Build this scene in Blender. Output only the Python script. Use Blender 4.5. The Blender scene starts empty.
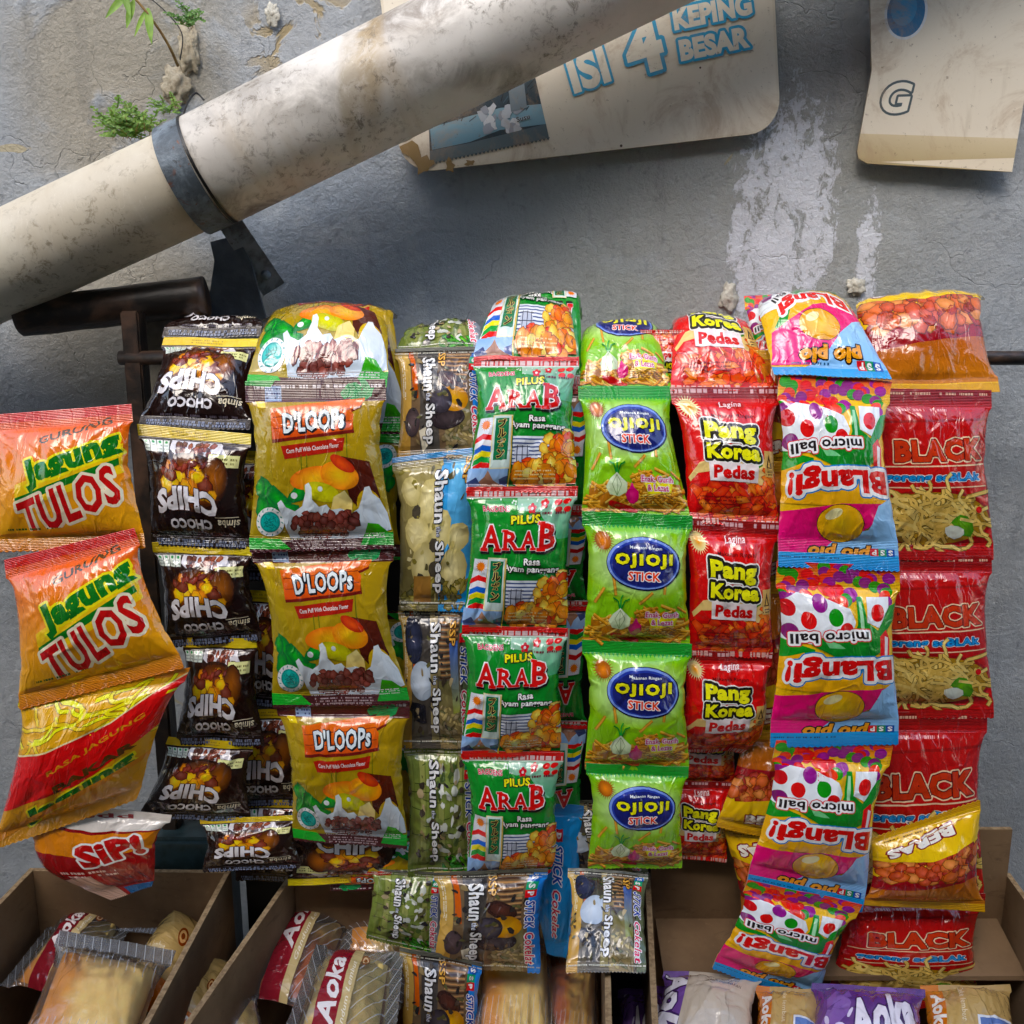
import bpy, bmesh, math, random
import numpy as np
from mathutils import Vector, Matrix, noise as mnoise
R = math.radians
scene = bpy.context.scene
COL = scene.collection

# ------------------------------------------------------------------ camera
FPX, PITCH, CAMZ, CAMY = 900.0, R(11), 1.40, -0.90
cam_d = bpy.data.cameras.new('camera'); cam = bpy.data.objects.new('camera', cam_d); COL.objects.link(cam)
cam_d.sensor_width = 36; cam_d.sensor_fit = 'HORIZONTAL'; cam_d.lens = 36*FPX/1024
cam_d.clip_start = 0.02; cam_d.clip_end = 500
cam.location = (0, CAMY, CAMZ); cam.rotation_euler = (math.pi/2-PITCH, 0, 0)
scene.camera = cam
# ------------------------------------------------------------------ light
SUN_EL, SUN_AZ = R(50), R(200)
w = bpy.data.worlds.new('World'); scene.world = w; w.use_nodes = True
nt = w.node_tree; nt.nodes.clear()
sky = nt.nodes.new('ShaderNodeTexSky'); sky.sky_type = 'NISHITA'; sky.sun_disc = False
sky.sun_elevation = SUN_EL; sky.sun_rotation = SUN_AZ; sky.dust_density = 2.5; sky.air_density = 1.3
bgn = nt.nodes.new('ShaderNodeBackground'); bgn.inputs['Strength'].default_value = 0.15
wo = nt.nodes.new('ShaderNodeOutputWorld')
nt.links.new(sky.outputs[0], bgn.inputs[0]); nt.links.new(bgn.outputs[0], wo.inputs[0])
sl = bpy.data.lights.new('sun', 'SUN'); sl.energy = .7; sl.angle = R(38); sl.color = (1, .965, .91)
so = bpy.data.objects.new('sun', sl); COL.objects.link(so)
# sun stands behind and above the camera, a little to the left
sdir = Vector((math.sin(SUN_AZ)*math.cos(SUN_EL), math.cos(SUN_AZ)*math.cos(SUN_EL), math.sin(SUN_EL)))
so.rotation_euler = sdir.to_track_quat('Z', 'Y').to_euler(); so.location = (0, -3, 5)
vs = scene.view_settings; vs.view_transform = 'Standard'; vs.look = 'None'; vs.exposure = 1.3; vs.gamma = 1
vs.use_curve_mapping = False
scene.render.engine = 'CYCLES'
scene.cycles.max_bounces = 6; scene.cycles.diffuse_bounces = 3; scene.cycles.glossy_bounces = 3; scene.cycles.use_adaptive_sampling = True; scene.cycles.adaptive_threshold = .025; scene.cycles.transparent_max_bounces = 16
scene.cycles.use_denoising = True
scene.cycles.sample_clamp_indirect = 6

# ------------------------------------------------------------------ pixel -> world
cp, sp = math.cos(PITCH), math.sin(PITCH)
def ray(x, y):
    a, b = (x-512)/FPX, -(y-512)/FPX
    return np.array([a, cp + b*sp, -sp + b*cp])
CAM = np.array([0, CAMY, CAMZ])
def at(x, y, D):
    """D number: the point on the plane Y=D; ('z', h): the point at height h"""
    d = ray(x, y)
    t = (D[1]-CAMZ)/d[2] if isinstance(D, tuple) else (D-CAMY)/d[1]
    return CAM + d*t
def V(x, y, D): return Vector(at(x, y, D))

# ------------------------------------------------------------------ colour, tags
def lin(h, a=1.0):
    if isinstance(h, (tuple, list, np.ndarray)): return tuple(h) if len(h) == 4 else tuple(h)+(a,)
    h = h.lstrip('#'); r = [int(h[i:i+2], 16)/255 for i in (0, 2, 4)]
    return tuple((c/12.92 if c <= .04045 else ((c+.055)/1.055)**2.4) for c in r)+(a,)
def tag(o, label=None, cat=None, group=None, kind=None):
    if label: o['label'] = label
    if cat: o['category'] = cat
    if group: o['group'] = group
    if kind: o['kind'] = kind
    return o
def empty(name, loc=(0, 0, 0), **k):
    o = bpy.data.objects.new(name, None); COL.objects.link(o); o.location = loc; o.empty_display_size = .02
    return tag(o, **k)
def link(name, me, parent=None, loc=None):
    o = bpy.data.objects.new(name, me); COL.objects.link(o)
    if parent: o.parent = parent
    if loc is not None: o.location = loc
    return o

# ------------------------------------------------------------------ materials
class NT:
    def __init__(s, name):
        s.m = bpy.data.materials.new(name); s.m.use_nodes = True; s.t = s.m.node_tree; s.t.nodes.clear()
        s.out = s.n('ShaderNodeOutputMaterial'); s.b = s.n('ShaderNodeBsdfPrincipled'); s.l(s.b.outputs[0], s.out.inputs[0])
    def n(s, k, **p):
        x = s.t.nodes.new(k)
        for a, v in p.items(): setattr(x, a, v)
        return x
    def l(s, a, b): s.t.links.new(a, b)
    def put(s, v, inp):
        if isinstance(v, (int, float)): inp.default_value = v
        elif isinstance(v, (tuple, list)): inp.default_value = v
        else: s.l(v, inp)
    def math(s, op, a, b=0.0, c=0.0, clamp=False):
        x = s.n('ShaderNodeMath', operation=op); x.use_clamp = clamp
        for i, v in enumerate((a, b, c)): s.put(v, x.inputs[i])
        return x.outputs[0]
    def mix(s, f, a, b, bt='MIX'):
        x = s.n('ShaderNodeMix', data_type='RGBA', blend_type=bt)
        s.put(f, x.inputs[0]); s.put(a, x.inputs[6]); s.put(b, x.inputs[7]); return x.outputs[2]
    def noise(s, vec, scale, detail=4, rough=.55, dist=0.0):
        x = s.n('ShaderNodeTexNoise'); s.l(vec, x.inputs['Vector']); x.inputs['Scale'].default_value = scale
        x.inputs['Detail'].default_value = detail; x.inputs['Roughness'].default_value = rough; x.inputs['Distortion'].default_value = dist
        return x.outputs[0]
    def ramp(s, f, a, b):
        x = s.n('ShaderNodeMapRange'); x.interpolation_type = 'SMOOTHSTEP'
        s.put(f, x.inputs[0]); x.inputs[1].default_value = a; x.inputs[2].default_value = b; return x.outputs[0]
    def scalev(s, vec, k):
        x = s.n('ShaderNodeVectorMath', operation='MULTIPLY'); s.l(vec, x.inputs[0]); x.inputs[1].default_value = k; return x.outputs[0]
    def blob(s, sep, c, r, soft=.35):
        """1 inside the ellipse (x,z) centre c radii r in metres, 0 outside"""
        a = s.math('DIVIDE', s.math('SUBTRACT', sep.outputs[0], c[0]), r[0]); b = s.math('DIVIDE', s.math('SUBTRACT', sep.outputs[2], c[1]), r[1])
        d = s.math('ADD', s.math('MULTIPLY', a, a), s.math('MULTIPLY', b, b))
        x = s.n('ShaderNodeMapRange'); x.interpolation_type = 'SMOOTHSTEP'; s.put(d, x.inputs[0])
        x.inputs[1].default_value = 1+soft; x.inputs[2].default_value = 1-soft*1.6; return x.outputs[0]
    def bump(s, h, strength, dist, prev=None):
        x = s.n('ShaderNodeBump'); s.l(h, x.inputs['Height']); x.inputs['Strength'].default_value = strength; x.inputs['Distance'].default_value = dist
        if prev is not None: s.l(prev, x.inputs['Normal'])
        return x.outputs[0]
    def set(s, **k):
        for a, v in k.items():
            s.put(v, s.b.inputs[a.replace('_', ' ')])

def film_mat(name, seal=False, clear=False):
    s = NT(name); at_ = s.n('ShaderNodeAttribute', attribute_name='Col'); uv = s.n('ShaderNodeUVMap', uv_map='UVMap')
    oi = s.n('ShaderNodeObjectInfo')
    off = s.n('ShaderNodeVectorMath', operation='MULTIPLY_ADD'); s.l(oi.outputs['Random'], off.inputs[0]); off.inputs[1].default_value = (37, 91, 5); s.l(uv.outputs[0], off.inputs[2])
    v = off.outputs[0]
    wv = s.n('ShaderNodeVectorMath', operation='MULTIPLY_ADD')
    nz = s.n('ShaderNodeTexNoise'); s.l(v, nz.inputs['Vector']); nz.inputs['Scale'].default_value = 30; nz.inputs['Detail'].default_value = 2
    s.l(nz.outputs['Color'], wv.inputs[0]); wv.inputs[1].default_value = (.014,)*3; s.l(v, wv.inputs[2])
    vo = s.n('ShaderNodeTexVoronoi', feature='DISTANCE_TO_EDGE'); s.l(wv.outputs[0], vo.inputs['Vector']); vo.inputs['Scale'].default_value = 38
    crk = s.ramp(vo.outputs['Distance'], 0.0, .22)
    n1 = s.noise(wv.outputs[0], 55, 3, .5, .6)
    n2 = s.noise(v, 260, 2, .5)
    h = s.math('ADD', s.math('MULTIPLY', crk, .16), s.math('ADD', s.math('MULTIPLY', n1, 1.1), s.math('MULTIPLY', n2, .07)))
    def ridge(scale, k, dist, w_):
        q = s.noise(s.scalev(wv.outputs[0], k), scale, 2, .45, dist); return s.ramp(s.math('ABSOLUTE', s.math('SUBTRACT', q, .5)), w_, 0.0)
    h = s.math('ADD', h, s.math('MULTIPLY', ridge(17, (1, .55, 1), .5, .035), .5)); h = s.math('ADD', h, s.math('MULTIPLY', ridge(38, (1.5, .5, 1), .8, .05), .22))
    nb = s.bump(h, .62 if not seal else .40, .0018)
    if seal:
        wa = s.n('ShaderNodeTexWave', bands_direction='Y', wave_profile='SIN'); s.l(uv.outputs[0], wa.inputs['Vector']); wa.inputs['Scale'].default_value = 190; wa.inputs['Distortion'].default_value = .4
        nb = s.bump(wa.outputs['Fac'], .45, .0009, nb)
    s.set(Base_Color=at_.outputs['Color'], Roughness=.24, Normal=nb, Coat_Weight=.9, Coat_Roughness=.045, IOR=1.5)
    s.l(nb, s.b.inputs['Coat Normal'])
    if clear:
        s.l(at_.outputs['Alpha'], s.b.inputs['Alpha']); s.set(Coat_Weight=0.0, Roughness=.12, Specular_IOR_Level=1.0)
        # clear film: what is not printed is see-through but keeps its gloss
        tr = s.n('ShaderNodeBsdfTransparent'); gl = s.n('ShaderNodeBsdfGlossy'); gl.inputs['Roughness'].default_value = .12; s.l(nb, gl.inputs['Normal'])
        fr = s.n('ShaderNodeFresnel'); fr.inputs['IOR'].default_value = 1.6; s.l(nb, fr.inputs['Normal'])
        m1 = s.n('ShaderNodeMixShader'); s.l(s.math('ADD', s.math('MULTIPLY', fr.outputs[0], 1.1), .03, clamp=True), m1.inputs[0]); s.l(tr.outputs[0], m1.inputs[1]); s.l(gl.outputs[0], m1.inputs[2])
        s.b.inputs['Alpha'].default_value = 1
        for lk in list(s.b.inputs['Alpha'].links): s.t.links.remove(lk)
        m2 = s.n('ShaderNodeMixShader'); s.l(at_.outputs['Alpha'], m2.inputs[0]); s.l(m1.outputs[0], m2.inputs[1]); s.l(s.b.outputs[0], m2.inputs[2])
        s.l(m2.outputs[0], s.out.inputs[0])
    return s.m
M_FILM = film_mat('printed_film'); M_SEAL = film_mat('crimped_film', seal=True)
M_CLEAR = film_mat('clear_film', clear=True); M_CSEAL = film_mat('clear_crimped_film', seal=True, clear=True)

# ------------------------------------------------------------------ print artwork: flat triangles cut to a grid, then laid on a bag
_gcache = {}
GRES = 2
def glyphs(s, off, shear=0.0, space=None):
    key = (s, round(off, 4), shear, space, GRES)
    if key in _gcache: return _gcache[key]
    cu = bpy.data.curves.new('t', 'FONT'); cu.body = s; cu.size = 1; cu.offset = off; cu.resolution_u = GRES; cu.shear = shear
    cu.align_x = 'LEFT'; cu.space_character = space or 1.06
    o = bpy.data.objects.new('t', cu); me = o.to_mesh(); me.calc_loop_triangles()
    n = len(me.vertices); co = np.empty(n*3, np.float32); me.vertices.foreach_get('co', co); co = co.reshape(-1, 3)
    m = len(me.loop_triangles); ti = np.empty(m*3, np.int32); me.loop_triangles.foreach_get('vertices', ti); ti = ti.reshape(-1, 3)
    # islands (one per glyph stroke group) -> alternate heights so that touching letters never share a plane
    par = np.arange(n)
    for _ in range(40):
        mn = np.minimum.reduce([par[ti[:, 0]], par[ti[:, 1]], par[ti[:, 2]]]) if m else np.array([])
        q = par.copy()
        for k in range(3): np.minimum.at(q, ti[:, k], mn)
        q = q[q]
        if (q == par).all(): break
        par = q
    lab = par[ti[:, 0]] if m else np.zeros(0, int)
    u = {l: i for i, l in enumerate(sorted(set(lab.tolist()), key=lambda l: co[ti[lab == l]].reshape(-1, 3)[:, 0].min()))}
    lev = np.array([u[l] % 3 for l in lab.tolist()], float)
    r = (co[:, :2].astype(float), ti, lev)
    o.to_mesh_clear(); bpy.data.objects.remove(o); bpy.data.curves.remove(cu)
    _gcache[key] = r
    return r

_fcache = {}
def field_runs(P, ti, d, cell):
    """the region within d of the glyph triangles, as non-overlapping triangles (marching squares, runs merged)"""
    e = np.concatenate([ti[:, [0, 1]], ti[:, [1, 2]], ti[:, [2, 0]]]); es = np.sort(e, 1); uq, inv, ct = np.unique(es, axis=0, return_inverse=True, return_counts=True)
    sg = uq[ct == 1]; A, B = P[sg[:, 0]], P[sg[:, 1]]; lo = P.min(0)-d-cell*1.5; hi = P.max(0)+d+cell*1.5
    nx, ny = (np.ceil((hi-lo)/cell)).astype(int)+1; X, Y = np.meshgrid(lo[0]+np.arange(nx)*cell, lo[1]+np.arange(ny)*cell, indexing='ij'); Q = np.stack([X.ravel(), Y.ravel()], 1)
    best = np.full(len(Q), 1e9); par = np.zeros(len(Q), int); D = B-A; LL = np.maximum(1e-12, (D**2).sum(1))
    for k in range(len(A)):
        t = np.clip(((Q-A[k])@D[k])/LL[k], 0, 1); r = Q-A[k]-t[:, None]*D[k]; best = np.minimum(best, (r**2).sum(1))
        y0, y1 = A[k][1], B[k][1]
        if y0 != y1:
            c = ((y0 > Q[:, 1]) != (y1 > Q[:, 1])); xi = A[k][0]+(Q[:, 1]-y0)*(B[k][0]-A[k][0])/(y1-y0); par += c & (Q[:, 0] < xi)
    f = np.sqrt(best); f = np.where(par % 2 == 1, -f, f); f = (d-f).reshape(nx, ny); f[np.abs(f) < 1e-6] = 1e-6
    tris = []; xs, ys = lo[0]+np.arange(nx)*cell, lo[1]+np.arange(ny)*cell; ins = f > 0
    full = ins[:-1, :-1] & ins[1:, :-1] & ins[1:, 1:] & ins[:-1, 1:]; anyc = (ins[:-1, :-1] | ins[1:, :-1] | ins[1:, 1:] | ins[:-1, 1:]) & ~full
    for j in range(ny-1):
        i = 0; row = full[:, j]
        while i < nx-1:
            if row[i]:
                k = i
                while k < nx-1 and row[k]: k += 1
                a, b, c_, d_ = (xs[i], ys[j]), (xs[k], ys[j]), (xs[k], ys[j+1]), (xs[i], ys[j+1]); tris += [(a, b, c_), (a, c_, d_)]; i = k
            else: i += 1
    for i, j in zip(*np.nonzero(anyc)):
        cs = [(i, j), (i+1, j), (i+1, j+1), (i, j+1)]; poly = []
        for q in range(4):
            a, b = cs[q], cs[(q+1) % 4]; fa, fb = f[a], f[b]
            if fa > 0: poly.append((xs[a[0]], ys[a[1]]))
            if (fa > 0) != (fb > 0): t = fa/(fa-fb); poly.append((xs[a[0]]+(xs[b[0]]-xs[a[0]])*t, ys[a[1]]+(ys[b[1]]-ys[a[1]])*t))
        for q in range(1, len(poly)-1): tris.append((poly[0], poly[q], poly[q+1]))
    return np.array(tris)
class Art:
    STEP = .010                                     # mm between print layers
    def __init__(s, W, H, base, st=5, sb=5, back=None, clear=False, nu=46, nv=58):
        s.W, s.H, s.T, s.z, s.st, s.sb, s.clear = W, H, [], 0.0, st, sb, clear
        s.NU, s.NV = nu, nv; s.rng = random.Random(hash((W, H)) & 255)
        s.base = base; s.back = lin(back or '#b9bcc0')
    def tri(s, P, c):
        """P (n,3,2), c one colour or (n,3,4)"""
        P = np.asarray(P, float)
        if len(P) == 0: return
        a = np.zeros((len(P), 3, 7)); a[..., :2] = P; a[..., 2] = s.z
        a[..., 3:] = np.asarray(c, float) if not isinstance(c, str) else lin(c)
        s.T.append(a)
    def up(s, k=1): s.z += s.STEP*k
    def poly(s, pts, c, c2=None, grad=None):
        s.up(); n = len(pts); P = np.array(pts, float)
        if c2 is None: cc = np.tile(lin(c), (n, 1))
        else:
            d = np.array(grad or (0, 1), float); t = P@d; t = (t-t.min())/max(1e-6, t.max()-t.min())
            cc = np.outer(1-t, lin(c))+np.outer(t, lin(c2))
        from mathutils.geometry import tessellate_polygon
        ts = tessellate_polygon([[Vector((p[0], p[1], 0)) for p in P]])
        idx = np.array(ts)
        if len(idx) == 0: return
        s.tri(P[idx], cc[idx])
    def rect(s, x0, y0, x1, y1, c, c2=None, grad=None): s.poly([(x0, y0), (x1, y0), (x1, y1), (x0, y1)], c, c2, grad)
    def ell(s, cx, cy, rx, ry, c, rot=0, n=22, c2=None, a0=0, a1=360):
        s.up(); n = n if rx < 18 else 44; th = np.radians(np.linspace(a0, a1, n+1)); ca, sa = math.cos(R(rot)), math.sin(R(rot))
        x, y = rx*np.cos(th), ry*np.sin(th); P = np.stack([cx+x*ca-y*sa, cy+x*sa+y*ca], 1)
        C = np.array([cx, cy]); t = np.stack([np.tile(C, (n, 1)), P[:-1], P[1:]], 1)
        k = np.tile(lin(c), (n, 3, 1))
        if c2 is not None: k[:, 1:] = lin(c2)
        s.tri(t, k)
    def blob(s, cx, cy, rx, ry, c, n=9, jit=.2, rot=None, c2=None, rim=None):
        r = s.rng; ro = r.uniform(0, 6.28) if rot is None else R(rot); pts = []
        for i in range(n):
            a = 6.283*i/n; k = 1+r.uniform(-jit, jit); x, y = rx*k*math.cos(a), ry*k*math.sin(a)
            pts.append((cx+x*math.cos(ro)-y*math.sin(ro), cy+x*math.sin(ro)+y*math.cos(ro)))
        if rim:
            s.up(); P = np.array(pts); C = np.array([cx, cy]); Q = C+(P-C)*1.12; s.tri(np.stack([np.tile(C, (n, 1)), Q, np.roll(Q, -1, 0)], 1), rim)
        s.up(); P = np.array(pts); C = np.array([cx-.15*rx, cy-.2*ry]); t = np.stack([np.tile(C, (n, 1)), P, np.roll(P, -1, 0)], 1)
        k = np.tile(lin(c), (n, 3, 1))
        if c2 is not None: k[:, 1:] = lin(c2)
        s.tri(t, k)
    def line(s, x0, y0, x1, y1, w, c):
        d = np.array([x1-x0, y1-y0], float); L = np.hypot(*d) or 1; nrm = np.array([-d[1], d[0]])/L*w/2
        a, b = np.array([x0, y0]), np.array([x1, y1]); s.poly([a-nrm, b-nrm, b+nrm, a+nrm], c)
    def path(s, pts, w, c):
        for a, b in zip(pts[:-1], pts[1:]): s.line(*a, *b, w, c)
    def text(s, t, cx, cy, h, w, c, rot=0, bold=.02, outs=(), c2=None, arc=0.0, shear=0.0, shadow=None, space=None, fit=None):
        """outs: [(offset, colour), ...] widest first; arc lifts the middle (mm); letters fill the box w x h centred on cx, cy"""
        co0, _, _ = glyphs(t, bold if fit is None else fit, shear, space); mn, mx = co0.min(0), co0.max(0)
        sc = np.array([w, h])/(mx-mn); mid = (mn+mx)/2; ca, sa = math.cos(R(rot)), math.sin(R(rot))
        def outline(off, col, dx=0, dy=0):
            co, ti, lev = glyphs(t, bold, shear, space); sm = float(sc.mean()); d = max(.25, (off-bold)*sm); p = (co-mid)*sc; p[:, 1] *= -1
            if arc: p[:, 1] -= arc*(1-(2*p[:, 0]/w)**2)
            tr = field_runs(p, ti, d, min(1.6, max(.45, h/16, w/90))*(getattr(s, 'cellk', 1))); q = np.stack([cx+dx+tr[..., 0]*ca-tr[..., 1]*sa, cy+dy+tr[..., 0]*sa+tr[..., 1]*ca], -1)
            s.up(); s.tri(q, col); s.up(.6)
        def put(off, col, dx=0, dy=0, col2=None):
            co, ti, lev = glyphs(t, off, shear, space); p = (co-mid)*sc; p[:, 1] *= -1
            if arc: p[:, 1] -= arc*(1-(2*p[:, 0]/w)**2)
            q = np.stack([cx+dx+p[:, 0]*ca-p[:, 1]*sa, cy+dy+p[:, 0]*sa+p[:, 1]*ca], 1)
            s.up(); base = s.z
            for L in range(3):
                k = lev == L
                if k.any():
                    s.z = base+L*s.STEP*.5
                    if col2 is not None:
                        tt = np.clip((p[ti[k], 1]/h+.5), 0, 1)[..., None]; s.tri(q[ti[k]], (1-tt)*np.array(lin(col))+tt*np.array(lin(col2)))
                    else: s.tri(q[ti[k]], col)
            s.z = base+s.STEP*1.2
        if shadow: outline((outs[0][0] if outs else bold), shadow[0], shadow[1], shadow[2])
        for o_, oc in outs: outline(o_, oc)
        put(bold, c, col2=c2)
    def tiny(s, x0, y0, x1, y1, c, rows=3, seed=1, rot=False, fill=.5):
        """lines of print too small to read: rows of little dashes"""
        r = random.Random(seed); s.up(); tr = []; y0, y1 = min(y0, y1), max(y0, y1)
        for i in range(rows):
            y = y0+(y1-y0)*(i+.5)/rows; hh = (y1-y0)/rows*fill*.5; x = x0
            while x < x1:
                wd = r.uniform(.6, 2.6)*max(.4, hh)
                if r.random() < .82:
                    e = min(x+wd, x1); q = [(x, y-hh), (e, y-hh), (e, y+hh), (x, y+hh)]; tr += [[q[0], q[1], q[2]], [q[0], q[2], q[3]]]
                x += wd+hh*.7
        if rot: tr = [[(b, a) for a, b in t] for t in tr]
        s.tri(tr, c)
    def burst(s, cx, cy, r, c, ci, n=22):
        s.up(); t = []
        for i in range(n):
            a = 6.283*i/n; d = 6.283/n*.32
            t.append([(cx+r*.6*math.cos(a-d), cy+r*.6*math.sin(a-d)), (cx+r*math.cos(a), cy+r*math.sin(a)), (cx+r*.6*math.cos(a+d), cy+r*.6*math.sin(a+d))])
        s.tri(t, c); s.ell(cx, cy, r*.66, r*.66, ci, c2=c)
    def pile(s, x0, y0, x1, y1, n, size, cols, kind='nut', under=None, seed=3):
        """heap of printed snacks"""
        r = random.Random(seed)
        if under: s.rect(x0, y0, x1, y1, under)
        zb = s.z
        for i in range(n):
            s.z = zb+(i % 9)*s.STEP*1.6
            x, y = r.uniform(x0, x1), y0+(y1-y0)*((i+r.random())/n); k = r.choice(cols); z = size*r.uniform(.75, 1.25)
            dark = tuple(v*.38 for v in lin(k)[:3])+(1,); lite = tuple(min(.85, v*1.5+.05) for v in lin(k)[:3])+(1,)
            s.rng = r
            if kind == 'nut': s.blob(x, y, z, z*.78, lite, 7, .18, None, k, dark)
            elif kind == 'chip': s.blob(x, y, z*1.3, z*.62, lite, 5, .3, r.uniform(-60, 60), k, dark)
            elif kind == 'stick':
                a = R(r.uniform(-40, 40)); dx, dy = z*2.4*math.cos(a), z*2.4*math.sin(a)
                s.line(x-dx, y-dy+.5, x+dx, y+dy+.5, z*.95, dark); s.line(x-dx, y-dy, x+dx, y+dy, z*.75, k); s.line(x-dx, y-dy-z*.15, x+dx, y+dy-z*.15, z*.25, lite)
            elif kind == 'noodle':
                pts = []; a = r.uniform(0, 6.28)
                for j in range(6): pts.append((x, y)); x += z*math.cos(a); y += z*.6*math.sin(a); a += r.uniform(-.9, .9)
                s.path(pts, size*.5, dark); s.path(pts, size*.34, lite)
        s.z = zb+20*s.STEP
    def finish(s):
        NU, NV, W, H = s.NU, s.NV, s.W, s.H
        # base sheet
        g = []; uu = np.linspace(0, W, NU+1); vv = np.linspace(0, H, NV+1)
        U, Vv = np.meshgrid(uu, vv, indexing='ij'); P = np.stack([U, Vv], -1)
        a, b, c, d = P[:-1, :-1], P[1:, :-1], P[1:, 1:], P[:-1, 1:]
        t = np.concatenate([np.stack([a, b, c], 2).reshape(-1, 3, 2), np.stack([a, c, d], 2).reshape(-1, 3, 2)])
        base = np.zeros((len(t), 3, 7)); base[..., :2] = t
        bc = s.base(t[..., 0]/W, t[..., 1]/H) if callable(s.base) else np.array(lin(s.base))
        base[..., 3:] = bc
        T = np.concatenate(s.T) if s.T else np.zeros((0, 3, 7))
        fx = lambda T: T[..., 0]*NU/W
        fy = lambda T: T[..., 1]*NV/H
        T = cut(T, (fx, fy, lambda T: fx(T)-fy(T))) if len(T) else T
        T = np.concatenate([base, T])
        gu, gv = fx(T), fy(T); cu, cv = gu.mean(1), gv.mean(1)
        ok = (cu > 0) & (cu < NU) & (cv > 0) & (cv < NV)
        ar = (gu[:, 1]-gu[:, 0])*(gv[:, 2]-gv[:, 0])-(gu[:, 2]-gu[:, 0])*(gv[:, 1]-gv[:, 0])
        ok &= np.abs(ar) > 1e-4
        T, gu, gv, ar = T[ok], gu[ok], gv[ok], ar[ok]
        flip = ar < 0
        T[flip] = T[flip][:, [0, 2, 1]]; gu[flip] = gu[flip][:, [0, 2, 1]]; gv[flip] = gv[flip][:, [0, 2, 1]]
        i = np.clip(np.floor(gu.mean(1)), 0, NU-1).astype(int); j = np.clip(np.floor(gv.mean(1)), 0, NV-1).astype(int)
        s.i, s.j = i, j; s.fx = np.clip(gu-i[:, None], 0, 1); s.fy = np.clip(gv-j[:, None], 0, 1)
        s.half = (s.fx.mean(1) >= s.fy.mean(1)); s.D = T; s.U = gu/NU; s.Vv = gv/NV
        s.zz = T[..., 2]*.001; s.col = T[..., 3:].copy(); lu = (s.col[..., :3]@np.array([.25, .65, .10]))[..., None]; s.col[..., :3] = np.clip(lu+(s.col[..., :3]-lu)*(1.0 if s.clear else 1.22), .002, .86)
        s.part = np.where(j < s.st, 0, np.where(j >= NV-s.sb, 2, 1))
        return s

def clip(P, d):
    """Sutherland-Hodgman on padded convex polygons P (n,m,c), keeping d >= 0"""
    n, m, c = P.shape; Q = np.roll(P, -1, 1); e = np.roll(d, -1, 1)
    ins = d >= 0; cr = ((d > 0) & (e < 0)) | ((d < 0) & (e > 0))
    al = np.where(cr, d/np.where(cr, d-e, 1), 0)[..., None]; X = P*(1-al)+Q*al
    slots = np.stack([P, X], 2).reshape(n, 2*m, c); mk = np.stack([ins, cr], 2).reshape(n, 2*m)
    cnt = mk.sum(1); keep = cnt >= 3; slots, mk, cnt = slots[keep], mk[keep], cnt[keep]
    if len(cnt) == 0: return np.zeros((0, 3, c)), keep
    k = cnt.max(); o = np.argsort(~mk, 1, kind='stable')[:, :k]; o = np.where(np.arange(k)[None] < cnt[:, None], o, o[np.arange(len(cnt)), cnt-1][:, None])
    return slots[np.arange(len(cnt))[:, None], o], keep
def strips(P, f):
    F = f(P); lo = np.floor(F.min(1)+1e-4).astype(int); hi = np.maximum(lo+1, np.ceil(F.max(1)-1e-4).astype(int)); n = hi-lo
    idx = np.repeat(np.arange(len(P)), n); k = np.concatenate([[0], np.cumsum(n)[:-1]]); L = lo[idx]+(np.arange(n.sum())-k[idx]); one = n[idx] == 1
    done = P[idx[one]]; idx, L = idx[~one], L[~one]
    if len(idx) == 0: return done
    d = F[idx]-L[:, None]; d[np.abs(d) < 1e-5] = 0
    A, kp = clip(P[idx], d); L = L[kp]; d = L[:, None]+1-f(A); d[np.abs(d) < 1e-5] = 0
    A, kp = clip(A, d)
    m = max(done.shape[1], A.shape[1]); pad = lambda Z: np.concatenate([Z]+[Z[:, -1:]]*(m-Z.shape[1]), 1) if Z.shape[1] < m else Z
    return np.concatenate([pad(done), pad(A)])
def cut(T, fs):
    for f in fs: T = strips(T, f)
    t = np.concatenate([np.stack([T[:, 0], T[:, i], T[:, i+1]], 1) for i in range(1, T.shape[1]-1)])
    return t

# ------------------------------------------------------------------ bags
def soup(name, Vt, Nt, Ct, UVt, mat, parent):
    n = len(Vt); me = bpy.data.meshes.new(name)
    me.vertices.add(n*3); me.vertices.foreach_set('co', Vt.reshape(-1).astype(np.float32))
    me.loops.add(n*3); me.loops.foreach_set('vertex_index', np.arange(n*3, dtype=np.int32))
    me.polygons.add(n); me.polygons.foreach_set('loop_start', np.arange(0, n*3, 3, dtype=np.int32))
    me.polygons.foreach_set('use_smooth', np.ones(n, bool))
    uv = me.uv_layers.new(name='UVMap'); uv.uv.foreach_set('vector', UVt.reshape(-1).astype(np.float32))
    ca = me.color_attributes.new('Col', 'FLOAT_COLOR', 'POINT'); ca.data.foreach_set('color', Ct.reshape(-1).astype(np.float32))
    me.update(calc_edges=True)
    me.normals_split_custom_set_from_vertices(Nt.reshape(-1, 3).astype(np.float32))
    me.materials.append(mat)
    return link(name, me, parent)

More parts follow.
